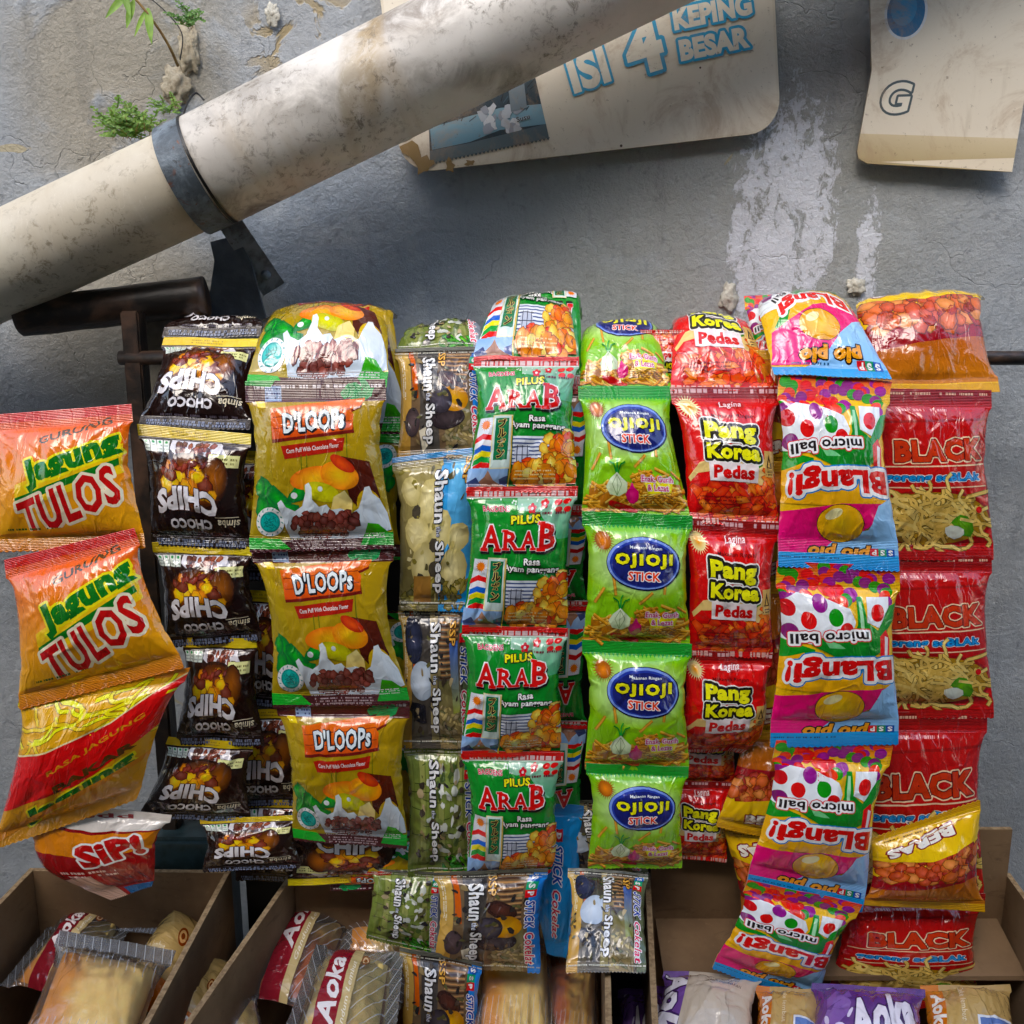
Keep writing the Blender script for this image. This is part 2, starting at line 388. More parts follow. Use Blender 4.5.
def pw(ks, vs_, x):
    """smooth monotone interpolation of key rows"""
    ks = np.array(ks, float); vs_ = np.array(vs_, float); m = np.zeros_like(vs_); n = len(ks)
    if n == 2: t = (x-ks[0])/(ks[1]-ks[0]); return vs_[0]*(1-t)[:, None]+vs_[1]*t[:, None]
    d = (vs_[1:]-vs_[:-1])/(ks[1:]-ks[:-1])[:, None]; m[0], m[-1] = d[0], d[-1]; m[1:-1] = (d[1:]+d[:-1])/2
    i = np.clip(np.searchsorted(ks, x, 'right')-1, 0, n-2); h = (ks[i+1]-ks[i]); t = ((x-ks[i])/h)[:, None]; h = h[:, None]
    return (2*t**3-3*t**2+1)*vs_[i]+(t**3-2*t**2+t)*h*m[i]+(-2*t**3+3*t**2)*vs_[i+1]+(t**3-t**2)*h*m[i+1]

def surface(a, rows, h, seed, waist=.10, crease=1.55, backh=.55, zig=True, sealwave=1.0):
    NU, NV = a.NU, a.NV; u = np.linspace(0, 1, NU+1); v = np.linspace(0, 1, NV+1); r = np.random.RandomState(seed)
    ks = [q[0] for q in rows]
    Lp = np.array([at(q[1], q[2], q[5]) for q in rows]); Rp = np.array([at(q[3], q[4], q[6] if len(q) > 6 else q[5]) for q in rows])
    L, Rr = pw(ks, Lp, v), pw(ks, Rp, v)
    s0, s1 = a.st/NV, 1-a.sb/NV; t = np.clip((v-s0)/(s1-s0), 0, 1)
    pv = np.sin(np.pi*t**.86)**.6
    width = np.linalg.norm(Rr-L, axis=1).mean(); height = np.linalg.norm(np.diff((L+Rr)/2, axis=0), axis=1).sum()
    C = (L+Rr)/2; half = (Rr-L)/2*(1-waist*pv)[:, None]
    x = 2*u-1
    wst = waist*pv*(1.45-.9*t)
    half = (Rr-L)/2*(1-wst)[:, None]
    P = C[None]+half[None]*x[:, None, None]
    tu = Rr-L; tv = np.gradient(C, axis=0); n = np.cross(tv, tu); n = -n if (n@np.array([0, -1., 0.3])).sum() < 0 else n
    n /= np.linalg.norm(n, axis=1)[:, None]
    prof = (1-np.abs(x)**2.3)**.6
    U, Vv = np.meshgrid(u, v, indexing='ij')
    bul = prof[:, None]*pv[None]
    # wrinkles
    w = np.zeros_like(U); env = np.clip(np.minimum(U, 1-U)/.05, 0, 1)**.7
    T = t[None]*np.ones_like(U)
    for k in range(44):
        top = k % 2; d = T if top else 1-T
        uc, wd, ln, am = r.uniform(0, 1), r.uniform(.010, .035), r.uniform(.06, .30), r.uniform(.5, 2.2)*r.choice([1, -1, -1])
        sl = r.uniform(-.25, .25) + (0.5-uc)*.35
        w += am*np.exp(-(((U-uc-sl*d)/(wd*(1+d*1.5)))**2))*np.exp(-(d/ln))*np.minimum(1, d*12+.15)
    for k in range(22):
        u0, v0, th = r.uniform(.05, .95), r.uniform(.1, .9), r.uniform(0, math.pi)
        du, dv = (U-u0)*width*1000, (Vv-v0)*height*1000; q = du*math.cos(th)+dv*math.sin(th); s = -du*math.sin(th)+dv*math.cos(th)
        w += r.choice([1, -1])*r.uniform(.4, 1.5)*np.exp(-np.abs(q)/r.uniform(1.8, 5.0))*np.exp(-(s/r.uniform(9, 34))**2)
    for k in range(5):
        a1, a2, ph = r.uniform(3, 10), r.uniform(3, 10), r.uniform(0, 6.28)
        w += .35*np.sin(a1*U+a2*Vv*r.choice([-1, 1])+ph)
    pc = np.clip(bul, 0, 1)**.4
    # side tucks: notches in the silhouette
    tuck = np.zeros_like(v)
    for k in range(5): tuck += r.uniform(.3, 1.6)*np.exp(-((v-r.uniform(.12, .88))/r.uniform(.012, .04))**2)
    P = P - np.sign(x)[:, None, None]*(np.abs(x)**6)[:, None, None]*(tuck*pv*.001)[None, :, None]*(half/np.linalg.norm(half, axis=1)[:, None])[None]
    sw = np.zeros_like(v)[None]+0*U
    for k in range(3): sw = sw+r.uniform(.3, .9)*np.sin(U*r.uniform(4, 13)+r.uniform(0, 6.28))
    sw = sw*(1-pv)[None]*sealwave
    F = P+n[None]*((bul*h + w*env*pc*crease + sw)[..., None]*.001)
    B = P-n[None]*((bul*h*backh - w[::-1]*env*pc*.5 - sw + .4)[..., None]*.001)
    if zig:
        dv = (tv[-1]/np.linalg.norm(tv[-1])); zz = np.where(np.arange(NU+1) % 2, .0011, -.0004)
        F[:, -1] += dv*zz[:, None]; B[:, -1] += dv*zz[:, None]
    return F, B, width, height

def grid_normals(F, sign=1):
    a = np.gradient(F, axis=0); b = np.gradient(F, axis=1); n = np.cross(b, a); n /= np.maximum(1e-12, np.linalg.norm(n, axis=2))[..., None]
    return n

ARTS = {}
PARTN = ('top_seal', 'pouch', 'bottom_seal')
def drape(a, F, B, N, root, o0, mats, names=PARTN, uvk=(.1, .13)):
    i, j, hf = a.i, a.j, a.half[:, None, None]; fx, fy = a.fx[..., None], a.fy[..., None]
    def ev(G):
        g00, g10, g11, g01 = G[i, j][:, None], G[i+1, j][:, None], G[i+1, j+1][:, None], G[i, j+1][:, None]
        return np.where(hf, g00+fx*(g10-g00)+fy*(g11-g10), g00+fy*(g01-g00)+fx*(g11-g01))
    Pn = ev(N); Pn /= np.linalg.norm(Pn, axis=2)[..., None]
    P = ev(F)+Pn*a.zz[..., None]-o0
    UV = np.stack([a.U*uvk[0], a.Vv*uvk[1]], -1)
    # winding must agree with the outward normal
    fn = np.cross(P[:, 1]-P[:, 0], P[:, 2]-P[:, 0]); fl = (fn*Pn[:, 0]).sum(1) < 0
    colr = a.col.copy()
    for arr in (P, Pn, UV, colr): arr[fl] = arr[fl][:, [0, 2, 1]]
    # back sheet
    bt = None
    if B is not None:
        NB = grid_normals(B); c = B.mean((0, 1)); 
        NU, NV = a.NU, a.NV; I, J = np.meshgrid(np.arange(NU), np.arange(NV), indexing='ij'); I, J = I.ravel(), J.ravel()
        q = lambda G: np.concatenate([np.stack([G[I, J], G[I+1, J+1], G[I+1, J]], 1), np.stack([G[I, J], G[I, J+1], G[I+1, J+1]], 1)])
        bp, bn = q(B)-o0, -q(NB); fn = np.cross(bp[:, 1]-bp[:, 0], bp[:, 2]-bp[:, 0]); fl = (fn*bn[:, 0]).sum(1) < 0
        bp[fl] = bp[fl][:, [0, 2, 1]]; bn[fl] = bn[fl][:, [0, 2, 1]]
        uvg = np.stack(np.meshgrid(np.linspace(0, uvk[0], NU+1), np.linspace(0, uvk[1], NV+1), indexing='ij'), -1)
        buv = q(uvg); bj = np.concatenate([J, J]); bpart = np.where(bj < a.st, 0, np.where(bj >= NV-a.sb, 2, 1))
        bc = np.tile(np.array(a.back), (len(bp), 3, 1))
    for p in range(3):
        k = a.part == p
        if not k.any(): continue
        A = [P[k], Pn[k], colr[k], UV[k]]
        if B is not None:
            m = bpart == p; A = [np.concatenate(z) for z in zip(A, (bp[m], bn[m], bc[m], buv[m]))]
        soup(names[p], *A, mats[0] if p == 1 else mats[1], root)

NP = 0
def packet(kind, rows, label, group, h=13, flip=False, name='snack_packet', cat='snack packet', seed=None, **k):
    """rows: (v, left x, left y, right x, right y, depth[, right depth]) top row first, v from 0 to 1"""
    global NP; NP += 1
    a = ARTS[kind]; rows = [tuple(r) for r in rows]; h = h*1.22 if len(rows) == 2 and not a.clear else h
    if flip: rows = [(1-r[0], r[3], r[4], r[1], r[2], r[6] if len(r) > 6 else r[5], r[5]) for r in rows[::-1]]
    F, B, wd, ht = surface(a, rows, h, seed or NP*7+1, **k)
    N = grid_normals(F); 
    if (N.mean((0, 1))@(CAM-F.mean((0, 1)))) < 0: N = -N
    o0 = (F[:, -1].mean(0)+B[:, -1].mean(0))/2 if not flip else (F[:, 0].mean(0)+B[:, 0].mean(0))/2
    root = empty(name, o0, label=label, cat=cat, group=group)
    drape(a, F, B, N, root, o0, (M_CLEAR, M_CSEAL) if a.clear else (M_FILM, M_SEAL), uvk=(wd, ht))
    return root, (F, B, N, o0)
# ------------------------------------------------------------------ the printed designs (mm, x right, y down, as seen hanging)
def grad(c1, c2, ax=1, p=1.0):
    a, b = np.array(lin(c1)), np.array(lin(c2))
    return lambda u, v: (1-((v if ax else u)[..., None])**p)*a+((v if ax else u)[..., None])**p*b
def emblem(a, cx, cy, r):
    a.ell(cx, cy, r, r*.98, '#eef4f2'); a.ell(cx, cy, r*.72, r*.7, '#1f9a94'); a.ell(cx, cy, r*.6, r*.58, '#2fb7ad')
    g = random.Random(5)
    for i in range(16): a.line(cx+g.uniform(-.45, .45)*r, cy+g.uniform(-.45, .3)*r, cx+g.uniform(-.45, .45)*r, cy+g.uniform(-.3, .45)*r, .5, '#0d6f6d')
    for i in range(14):
        t = 6.283*i/14; a.line(cx+.8*r*math.cos(t), cy+.8*r*math.sin(t), cx+.93*r*math.cos(t+.1), cy+.93*r*math.sin(t+.1), .9, '#2a8f8b')

def art_choco(up=False):
    a = Art(100, 102, '#1b0b07', st=7, sb=6, back='#2a1a14')
    a.rect(0, 0, 100, 9.5, '#e2c21a', '#f0d93a', (1, .2)); a.tiny(30, 2, 62, 8, '#b89a10', 2, 4)
    a.poly([(0, 9.5), (100, 9.5), (98, 22), (82, 27), (60, 22), (50, 28), (35, 24), (0, 25)], '#2b1510')
    a.poly([(30, 11), (74, 11), (82, 20), (70, 19), (60, 24), (48, 21), (38, 25), (28, 18)], '#d9d6dc')
    a.pile(36, 13, 68, 22, 34, 2.7, ['#6a2d1c', '#7d3a24', '#4f2014'], 'nut', seed=6)
    for i in range(4): a.rect(3+i*6.3, 12, 8.6+i*6.3, 21, '#dfe6dc'); a.ell(5.8+i*6.3, 13.5, 1.3, 1, '#3d9155'); a.tiny(3.6+i*6.3, 15, 8+i*6.3, 20, '#8c9790', 2, i)
    a.rect(66, 20, 95, 30.5, '#e6e7ae'); a.tiny(68, 22, 93, 29, '#6d6a3a', 2, 9)
    # plain golden glow and biscuit field where the packet has its picture
    a.ell(48, 45, 37, 25, '#b8651a', c2='#1b0b07'); a.ell(72, 40, 14, 18, '#a0602a', c2='#30150b')
    a.pile(20, 32, 74, 56, 26, 6.5, ['#e09a1c', '#f0b020', '#c97a1a', '#6a2814'], 'nut', seed=21)
    a.pile(30, 28, 70, 34, 8, 4, ['#5b1d12', '#7a2a18'], 'chip', seed=12)
    a.text('CHIPS', 43, 65, 21, 62, '#e9e6ea', 182, .05, [(.085, '#3a1c12')], arc=-7)
    a.text('CHOCO', 45, 81, 9, 42, '#e0dde0', 180, .05, [(.08, '#2a120c')], arc=-1)
    a.text('simba', 83, 79, 7, 22, '#e8dfc6', 178, .02, shear=.3); a.line(70, 74, 93, 73, .6, '#e8dfc6')
    a.tiny(18, 89, 90, 94, '#5d5660', 2, 3); a.tiny(4, 95, 96, 101, '#6f7890', 2, 8, fill=.8)
    return a.finish()
def art_loops():
    a = Art(140, 160, grad('#ab8d20', '#a39016'), st=7, sb=6, back='#8a7a30')
    a.rect(0, 0, 140, 20, '#4c1a1e'); a.tiny(4, 4, 136, 8, '#d9cfd2', 1, 2, fill=.8); a.rect(20, 5, 36, 19, '#9fb4d6'); a.tiny(21, 6, 35, 18, '#39447a', 3, 3)
    a.poly([(0, 0), (30, 0), (26, 6), (0, 4)], '#1f9a44'); a.rect(10, 19, 19, 25, '#e8cf2a')
    for dx, dy, q in ((108, 8, 10), (116, 15, 11), (100, 13, 7), (120, 6, 8)): a.blob(dx, dy, q, q*.55, '#15864c', 7, .35, c2='#2fae6a')
    a.poly([(0, 22), (10, 24), (20, 60), (24, 90), (10, 100), (0, 96)], '#b49a30', '#9c8a1c')
    # wooden board
    a.poly([(24, 27), (60, 23), (118, 19), (119, 26), (110, 30), (114, 49), (24, 57)], '#6b1f16')
    a.poly([(24, 26), (60, 22), (119, 17), (118, 24), (108, 28), (112, 32), (112, 46), (24, 54)], '#e07a35', '#cc5630')
    a.line(26, 34, 108, 27, .8, '#8c3a1c'); a.line(26, 44, 110, 38, .8, '#8c3a1c')
    a.text("D'LOOPs", 70, 37, 19, 66, '#e4ecf2', -4, .03, [(.075, '#15141c')], shadow=('#15141c', 1, 1.2))
    a.poly([(34, 60), (104, 53), (102, 65), (38, 72)], '#a5301f'); a.text('Corn Puff With Chocolate Flavor', 69, 62.3, 4.2, 58, '#f3ece6', -5, .015)
    for x in (56, 62, 106): a.line(x, 68 if x < 100 else 50, x, 84, .7, '#4a6a1a')
    # leaves, fruit, milk, cereal
    for cx, cy, rx, ry, rot in ((20, 104, 20, 9, 60), (32, 110, 18, 8, 40), (14, 120, 16, 8, 80), (40, 118, 14, 6, 10), (52, 104, 14, 7, -30), (10, 98, 9, 6, 90), (126, 134, 12, 7, 20), (132, 128, 9, 6, 60)):
        a.blob(cx, cy, rx, ry, '#3fae45', 8, .18, rot, c2='#0d6a3a')
    a.poly([(100, 70), (128, 76), (134, 110), (118, 128), (104, 110)], '#5a2214', '#3c1610'); a.ell(122, 118, 12, 16, '#e3cc20', c2='#c9a812')
    a.ell(70, 90, 27, 11, '#f3b81e', -6, c2='#e07b1e'); a.ell(96, 88, 20, 13, '#f7c425', 12, c2='#e8891c'); a.ell(76, 103, 19, 9, '#dfe01e', 14, c2='#b9b414'); a.ell(100, 77, 14, 6, '#e2622a', 30, c2='#b83a1c')
    a.poly([(88, 108), (100, 102), (106, 112), (104, 128), (82, 126)], '#f3dfa2', '#e8c878')
    a.ell(47, 106, 3.5, 3, '#e8eef2'); a.ell(75, 100, 2.5, 2.5, '#e8eef2'); a.poly([(34, 128), (29, 113), (33, 110), (38, 117), (47, 121), (55, 116), (59, 104), (59, 96), (63, 94), (66, 99), (66, 110), (72, 117), (80, 115), (84, 120), (94, 119), (104, 124), (111, 120), (116, 110), (120, 100), (125, 99), (127, 106), (133, 112), (138, 126), (139, 142), (110, 150), (40, 148)], '#e8eef2', '#c9d6e2')
    a.pile(44, 124, 108, 146, 66, 4.6, ['#6e2e26', '#7d3a30', '#5a231d'], 'nut', seed=4)
    a.poly([(110, 150), (118, 134), (128, 136), (140, 150), (140, 154), (110, 156)], '#57b13a', '#12702e')
    emblem(a, 21, 131, 14.5)
    a.rect(0, 149, 140, 160, '#431a20'); a.poly([(0, 146), (30, 148), (40, 158), (0, 157)], '#2fae4a'); a.poly([(112, 147), (140, 144), (140, 157), (108, 156)], '#2f9c46')
    a.tiny(40, 144, 132, 150, '#d4cfd0', 3, 7); a.tiny(44, 151, 104, 159, '#b9a9ac', 3, 5)
    return a.finish()
def art_stick(v=0):
    base = ['#6e5b46', '#4d9bd6', '#6f7a45', '#5e574a'][v]
    a = Art(100, 125, base, st=5, sb=5, back='#8f9296'); g = random.Random(40+v)
    if v in (0, 3):
        a.rect(0, 0, 14, 125, '#c9ab6c', '#b98f50', (0, 1)); a.tiny(14, 2, 60, 7, '#efe7cf', 1, 2); a.tiny(8, 3, 60, 7.5, '#f2ead6', 2, 4, rot=True, fill=.5) 
        a.poly([(15, 4), (20, 4), (23, 60), (16, 62)], '#c9653a'); a.rect(25, 0, 47, 125, '#3a3634', '#55504a')
        for i in range(22): a.rect(55, 2+i*2.7, 82, 3.6+i*2.7, ['#b58b63', '#4a3328'][i % 2])
        a.rect(54, 62, 84, 125, '#6d6a48', '#8c7a58')
        a.pile(55, 86, 84, 122, 34, 3.4, ['#80755a', '#5c5d3e', '#a39468'], 'chip', seed=8)
        if v == 0:
            a.ell(62, 42, 17, 9, '#5a352c', 25, c2='#2c1a18'); a.ell(58, 84, 20, 11, '#4a3f42', -10, c2='#231b1e')
            a.ell(66, 63, 17, 14, '#d9a84e', c2='#b98232'); a.ell(50, 64, 14, 15, '#5b5560', c2='#2b262c')
            a.ell(16, 86, 9, 16, '#5a4a4a', c2='#3a3034'); a.poly([(24, 96), (32, 92), (36, 108), (28, 118)], '#d8d0bc')
        else:
            a.ell(18, 28, 13, 20, '#3a3f58', c2='#1c1f30'); a.ell(30, 62, 18, 17, '#d3dce6', c2='#a9b6c6'); a.blob(26, 92, 9, 14, '#1d1f2a', 8, .3); a.rect(42, 2, 52, 120, '#b6a57c', '#8f8660')
            a.poly([(70, 30), (82, 28), (84, 90), (74, 92)], '#3f5ea8', '#8a8f4a')
    if v == 1:
        a.rect(0, 0, 54, 125, '#a69a6a', '#6a6240'); a.rect(64, 0, 100, 125, '#7cc0ea', '#2f86c9')
        for cx, cy, r_ in ((42, 36, 19), (26, 62, 17), (56, 60, 17), (34, 86, 20), (74, 92, 20), (80, 66, 14), (18, 28, 13)): a.blob(cx, cy, r_, r_*.85, '#ede3b4', 12, .10, c2='#cbbd84')
        for cx, cy in ((24, 44), (48, 72), (46, 90), (30, 100)): a.blob(cx, cy, 7, 6, '#4a4438', 8, .2)
        a.pile(4, 100, 92, 122, 50, 4, ['#6a6430', '#8a7f40', '#4c4a2a'], 'chip', seed=5)
        a.rect(20, 96, 44, 118, '#a07a48', '#8a6338')
    if v == 2:
        for i in range(11): a.rect(i*9.2, 0, i*9.2+7.6, 125, ['#8c9a5a', '#74824a', '#a3a86c'][i % 3], ['#5d6b38', '#6f7a42', '#7c8450'][i % 3])
        for i in range(14): a.line(g.uniform(2, 96), 8+i*8, g.uniform(2, 96), 10+i*8, .8, '#3d4a26')
        for i in range(46):
            cx, cy = 48+g.gauss(12, 13), g.uniform(20, 106); a.blob(cx, cy, g.uniform(2, 7), g.uniform(2, 6), g.choice(['#d9dcd4', '#c5c9c0', '#23242b', '#4a5a34', '#7a8a52', '#e4e6df']), 7, .4)
        a.pile(50, 106, 96, 122, 26, 4.5, ['#3f8a2c', '#62a63a', '#2c6a24'], 'chip', seed=3)
    tx = [37, 55, 40, 50][v]
    for i in range(70): a.blob(g.uniform(0, 100), g.uniform(4, 121), g.uniform(1, 5), g.uniform(1, 4), g.choice(['#8a7a5a', '#3c342c', '#b8a888', '#5c5a3c', '#2c2a2a'] if v != 1 else ['#c9bb80', '#5a5438', '#8a8048', '#e6dcae']), 6, .4) if g.random() < (.75 if v != 1 else .4) else None
    a.text('Shaun', tx, 34, 15, 40, '#f1f1ef', 90, .03, [(.075, '#17161a')], arc=0); a.text('the', tx-1, 60.5, 6, 8, '#dfe2ea', 90, .01, [(.07, '#2c3350')]); a.text('Sheep', tx-1, 89, 15, 42, '#f1f1ef', 90, .03, [(.075, '#17161a')])
    if v in (0, 1, 3):
        sx = [50, 84, 74][0 if v == 0 else 1 if v == 1 else 2]
        a.text('SSP', sx if v else 52, 16 if v != 3 else 22, 8, 20, '#e9b56a', 90, .02, [(.08, '#4a2a16')])
    # right-hand strip
    if v != 1:
        a.rect(88, 0, 100, 125, ['#d9d2c6', '#2f86c9', '#8c93a0', '#57624a'][v] if v else '#3a7fcf')
        a.rect(84, 6, 95, 14, '#2a62b0'); a.rect(84, 14, 95, 22, '#1a9a72'); a.rect(84, 22, 95, 30, '#cc2436')
        for i, ch in enumerate('SSP'): a.text(ch, 89.5, 10+8*i, 6, 4.6, '#f4f4f4', 90, .04)
        a.text('STICK', 90, 50, 9.5, 33, '#1d3f96', 90, .03, [(.09, '#f3f3f3')], shear=.25); a.text('Cokelat', 90, 93, 9, 44, '#d0365c', 90, .02, [(.09, '#f1eef0')], shear=.2)
    a.rect(0, 0, 100, 4, '#5a5a50' if v != 1 else '#3f93d4'); a.tiny(0, 5, 100, 7.5, '#d8d6c8', 1, 4); a.tiny(0, 117, 100, 120, '#d8d6c8', 1, 14)
    return a.finish()
def art_blue():
    a = Art(60, 140, grad('#2f86c4', '#2a8fd4'), st=5, sb=5, back='#9aa0a6')
    a.blob(6, 34, 18, 16, '#a9a68a', 10, .2); a.rect(0, 0, 60, 8, '#2a78b8'); a.poly([(0, 80), (0, 140), (16, 140), (10, 100)], '#2b2622')
    a.rect(30, 22, 41, 34, '#b02a34'); a.text('P', 35.5, 28, 8, 6, '#f4f4f4', 90, .03)
    a.text('STICK', 36, 56, 10, 38, '#1a4aa6', 92, .03, [(.09, '#f3f3f3')], shear=.25); a.text('Cokelat', 34, 101, 9.5, 45, '#c23a58', 92, .02, [(.09, '#dfe6ee')], shear=.2)
    return a.finish()
def art_arab():
    a = Art(104, 134, grad('#0d8a3c', '#0a7f38'), st=5, sb=4, back='#b9beb9'); g = random.Random(2)
    a.rect(0, 0, 104, 9, '#c8202a'); a.tiny(1, 4.2, 103, 8.4, '#e9c9cc', 1, 6, fill=1.1); a.rect(0, 9, 104, 10.2, '#d9e3dc')
    a.poly([(48, 10), (104, 10), (104, 46), (92, 46), (70, 22), (48, 20)], '#9fc2ad', '#5aa77c')
    for i in range(26): x, y = g.uniform(0, 100), g.uniform(10, 20); a.ell(x, y, .9, .9, '#d6e6dc', n=6)
    a.text('BAGDENS', 27, 19, 5, 27, '#c43a4e', 0, .03, [(.07, '#e6d8da')])
    for cx, cy, r_ in ((63, 19, 4.6), (75, 15, 4.2)):
        for i in range(5): t = 1.257*i-.3; a.ell(cx+r_*.6*math.cos(t), cy+r_*.6*math.sin(t), r_*.40, r_*.40, '#c41f38', n=10)
        a.ell(cx, cy, r_*.3, r_*.3, '#e9e0e0', n=8)
    for cx, cy in ((88, 14), (96, 13), (90, 20), (99, 20)): a.ell(cx, cy, 3.8, 2.6, '#cf1f2c', n=14)
    a.tiny(66, 21, 98, 25, '#6a2d38', 1, 3)
    a.text('PILUS', 57, 28, 7.5, 30, '#f2e22a', -2, .04, [(.11, '#20351c')])
    # heavy slab letters
    def word(dx, dy, c, o):
        for t, x, y, ww, hh in (('A', 22, 44, 20, 22), ('R', 43, 46, 16, 16), ('A', 61, 46, 15, 16), ('B', 81, 43, 17, 23)):
            a.text(t, x+dx, y+dy, hh, ww, c, 0, .03+o, outs=[], fit=.03)
            f = hh*.13+o*14; x0, x1 = x-ww/2, x+ww/2
            if t == 'A': feet = [(x0-1, x0+ww*.34), (x1-ww*.34, x1+1)]
            elif t == 'R': feet = [(x0-1.5, x0+ww*.42), (x1-ww*.3, x1+2)]
            else: feet = [(x0-2.5, x0+ww*.4)]
            for p, q in feet: a.rect(p+dx-o*12, y+hh/2-f*.55+dy, q+dx+o*12, y+hh/2+f*.55+dy, c)
            if t in 'RB': a.rect(x0-2+dx-o*12, y-hh/2-f*.5+dy, x0+ww*.3+dx, y-hh/2+f*.5+dy, c)
    word(1.0, 2.2, '#141012', .045); word(0, 0, '#f0ecec', .04); word(0, 0, '#c81c2c', 0)
    a.text('Rasa', 66, 65, 6, 17, '#f3f1ea', 0, .03, [(.12, '#10120f')]); a.text('Ayam panggang', 66, 72.5, 7, 58, '#f3f1ea', 3, .03, [(.12, '#10120f')])
    # left coloured stripes, sky and desert rock
    a.poly([(6, 64), (20, 64), (18, 134), (0, 134)], '#dfe3ea')
    a.burst(13, 71, 6, '#e88a4a', '#e8763a', 14)
    for i, c_ in enumerate(('#d42034', '#e9e9ee', '#2a62c4', '#f0df2a', '#2f9a4c', '#cf1f2c')): y = 80+i*5.2; a.poly([(4, y+3), (11, y-1), (21, y+1), (20, y+5.6), (11, y+4.4), (3, y+8)], c_)
    a.rect(0, 111, 38, 130, '#8fb2e0', '#b7cdea'); a.poly([(1, 130), (10, 124), (16, 119), (19, 113), (22, 118), (25, 122), (38, 129), (38, 132), (0, 132)], '#b08a74', '#7a4c3c')
    a.poly([(0, 124), (8, 119), (14, 127), (2, 129)], '#3d4a78'); a.poly([(30, 121), (38, 118), (38, 128), (31, 126)], '#4a5688')
    # upright panel with the vertical script
    a.rect(20, 62, 40, 112, '#e6dfb8'); a.rect(21.2, 63, 38.8, 111, '#cfe0dc'); a.rect(23, 65, 36.5, 104, '#17704a')
    for i, ch in enumerate('ブルボン'): a.text(ch, 30, 70+9.3*i, 8.2, 8.2, '#191510', 0, .05, [(.10, '#cdb878')])
    # white lined panel and snacks
    a.rect(41, 82, 104, 108, '#dfe4ee')
    for i in range(7): a.rect(41, 84+i*3.6, 104, 85.4+i*3.6, '#4b5a86')
    a.ell(51, 98, 7.5, 8, '#b9bfcf'); a.rect(43, 91, 59, 91.9, '#30364a'); a.rect(43, 99, 59, 99.9, '#30364a')
    for x in (46, 51, 56): a.rect(x, 90, x+.8, 106, '#30364a')
    N_ = ['#d9671e', '#e08a3a', '#e9b45c', '#c9411a', '#c9791f', '#f0c878']
    a.pile(62, 76, 98, 84, 5, 5, N_, 'nut', seed=2); a.pile(72, 84, 101, 106, 20, 5.6, N_, 'nut', seed=3); a.pile(44, 106, 103, 126, 62, 6, N_, 'nut', under='#b8561a', seed=4)
    a.tiny(44, 112, 84, 122, '#f0d9a0', 3, 2, fill=.35)
    a.rect(0, 129.5, 104, 134, '#c8202a'); a.rect(38.5, 63, 39.6, 130, '#d9b860')
    return a.finish()
def art_oji():
    def base(u, v):
        l, w_, d = np.array(lin('#8cc220')), np.array(lin('#dcefc8')), np.array(lin('#4fb060'))
        k = np.clip(1-np.hypot((u-.5)/.62, (v-.36)/.30), 0, 1)[..., None]; c = l*(1-k)+w_*k
        t = np.clip((.16-v)/.12, 0, 1)[..., None]; return c*(1-t)+d*t
    a = Art(106, 128, base, st=6, sb=4, back='#c9cfc4')
    a.rect(0, 0, 106, 11, '#0f9a44')
    for i in range(27): a.poly([(i*4, 11), (i*4+4, 11), (i*4+2, 14.5)], '#179a48')
    a.burst(16, 25, 12, '#9a5a14', '#e28a22', 26)
    for x, y, r_ in ((27, 66, 80), (80, 64, 95), (12, 76, 120), (60, 77, 140)): d = 9; ca, sa = math.cos(R(r_))*d, math.sin(R(r_))*d; a.line(x-ca, y-sa, x+ca, y+sa, 3, '#a8742c'); a.line(x-ca, y-sa, x+ca, y+sa, 2, '#d6a458')
    a.ell(58, 45, 40, 24.5, '#0e1238', 2); a.ell(57.5, 44.6, 38.8, 23.4, '#7f98d8', 2); a.ell(58, 45, 36.5, 21.6, '#2a3a92', 2); a.ell(58.5, 45.6, 34.5, 20, '#1c2266', 2)
    a.text('Makanan Ringan', 60, 30.5, 3.4, 34, '#e9eef6', 2, .02)
    a.text('OJIOJI', 58, 42, 13.5, 62, '#efe822', 1, .06, [(.13, '#0a0c20')], space=1.3); a.text('STICK', 58, 56, 8.5, 34, '#e2543a', 1, .03, [(.10, '#f1e9ea')])
    C_ = ['#d9a050', '#cf9240', '#e3b468', '#c27f34']
    a.pile(56, 86, 100, 98, 22, 3.0, C_, 'stick', seed=5); a.pile(6, 98, 102, 122, 92, 3.1, C_, 'stick', under='#a86f2a', seed=6)
    # garlic bulb and shallot
    a.path([(34, 90), (31, 80), (26, 77)], 1.5, '#2f8a3c'); a.path([(34, 90), (34, 78), (36, 74)], 1.5, '#3fa04a'); a.path([(34, 90), (38, 80), (43, 78)], 1.5, '#2f8a3c')
    a.poly([(34, 87), (39, 92), (45, 97), (44, 105), (36, 109), (27, 107), (23, 100), (27, 93)], '#e6f0d8', '#c9dcb0')
    for x in (29, 34, 39): a.path([(34, 89), (x, 98), (34, 108)], .5, '#7f9a6a')
    a.blob(50, 108, 7.5, 7, '#e0458a', 10, .06, c2='#b81e5e'); a.poly([(47, 102), (50, 96), (53, 102)], '#d63a80'); a.blob(40, 118, 16, 3.5, '#b51f2c', 9, .2)
    a.poly([(62, 95), (94, 96), (90, 106), (66, 107)], '#e6dc1e')
    a.text('Enak, Gurih', 77, 94, 6.5, 34, '#c23a74', 2, .02, [(.11, '#f0dbe2')]); a.text('& Lezat', 77, 101.5, 5.5, 22, '#c23a74', 2, .02, [(.11, '#f0dbe2')])
    a.tiny(58, 108, 98, 116, '#5a3a12', 4, 3, fill=.4)
    return a.finish()
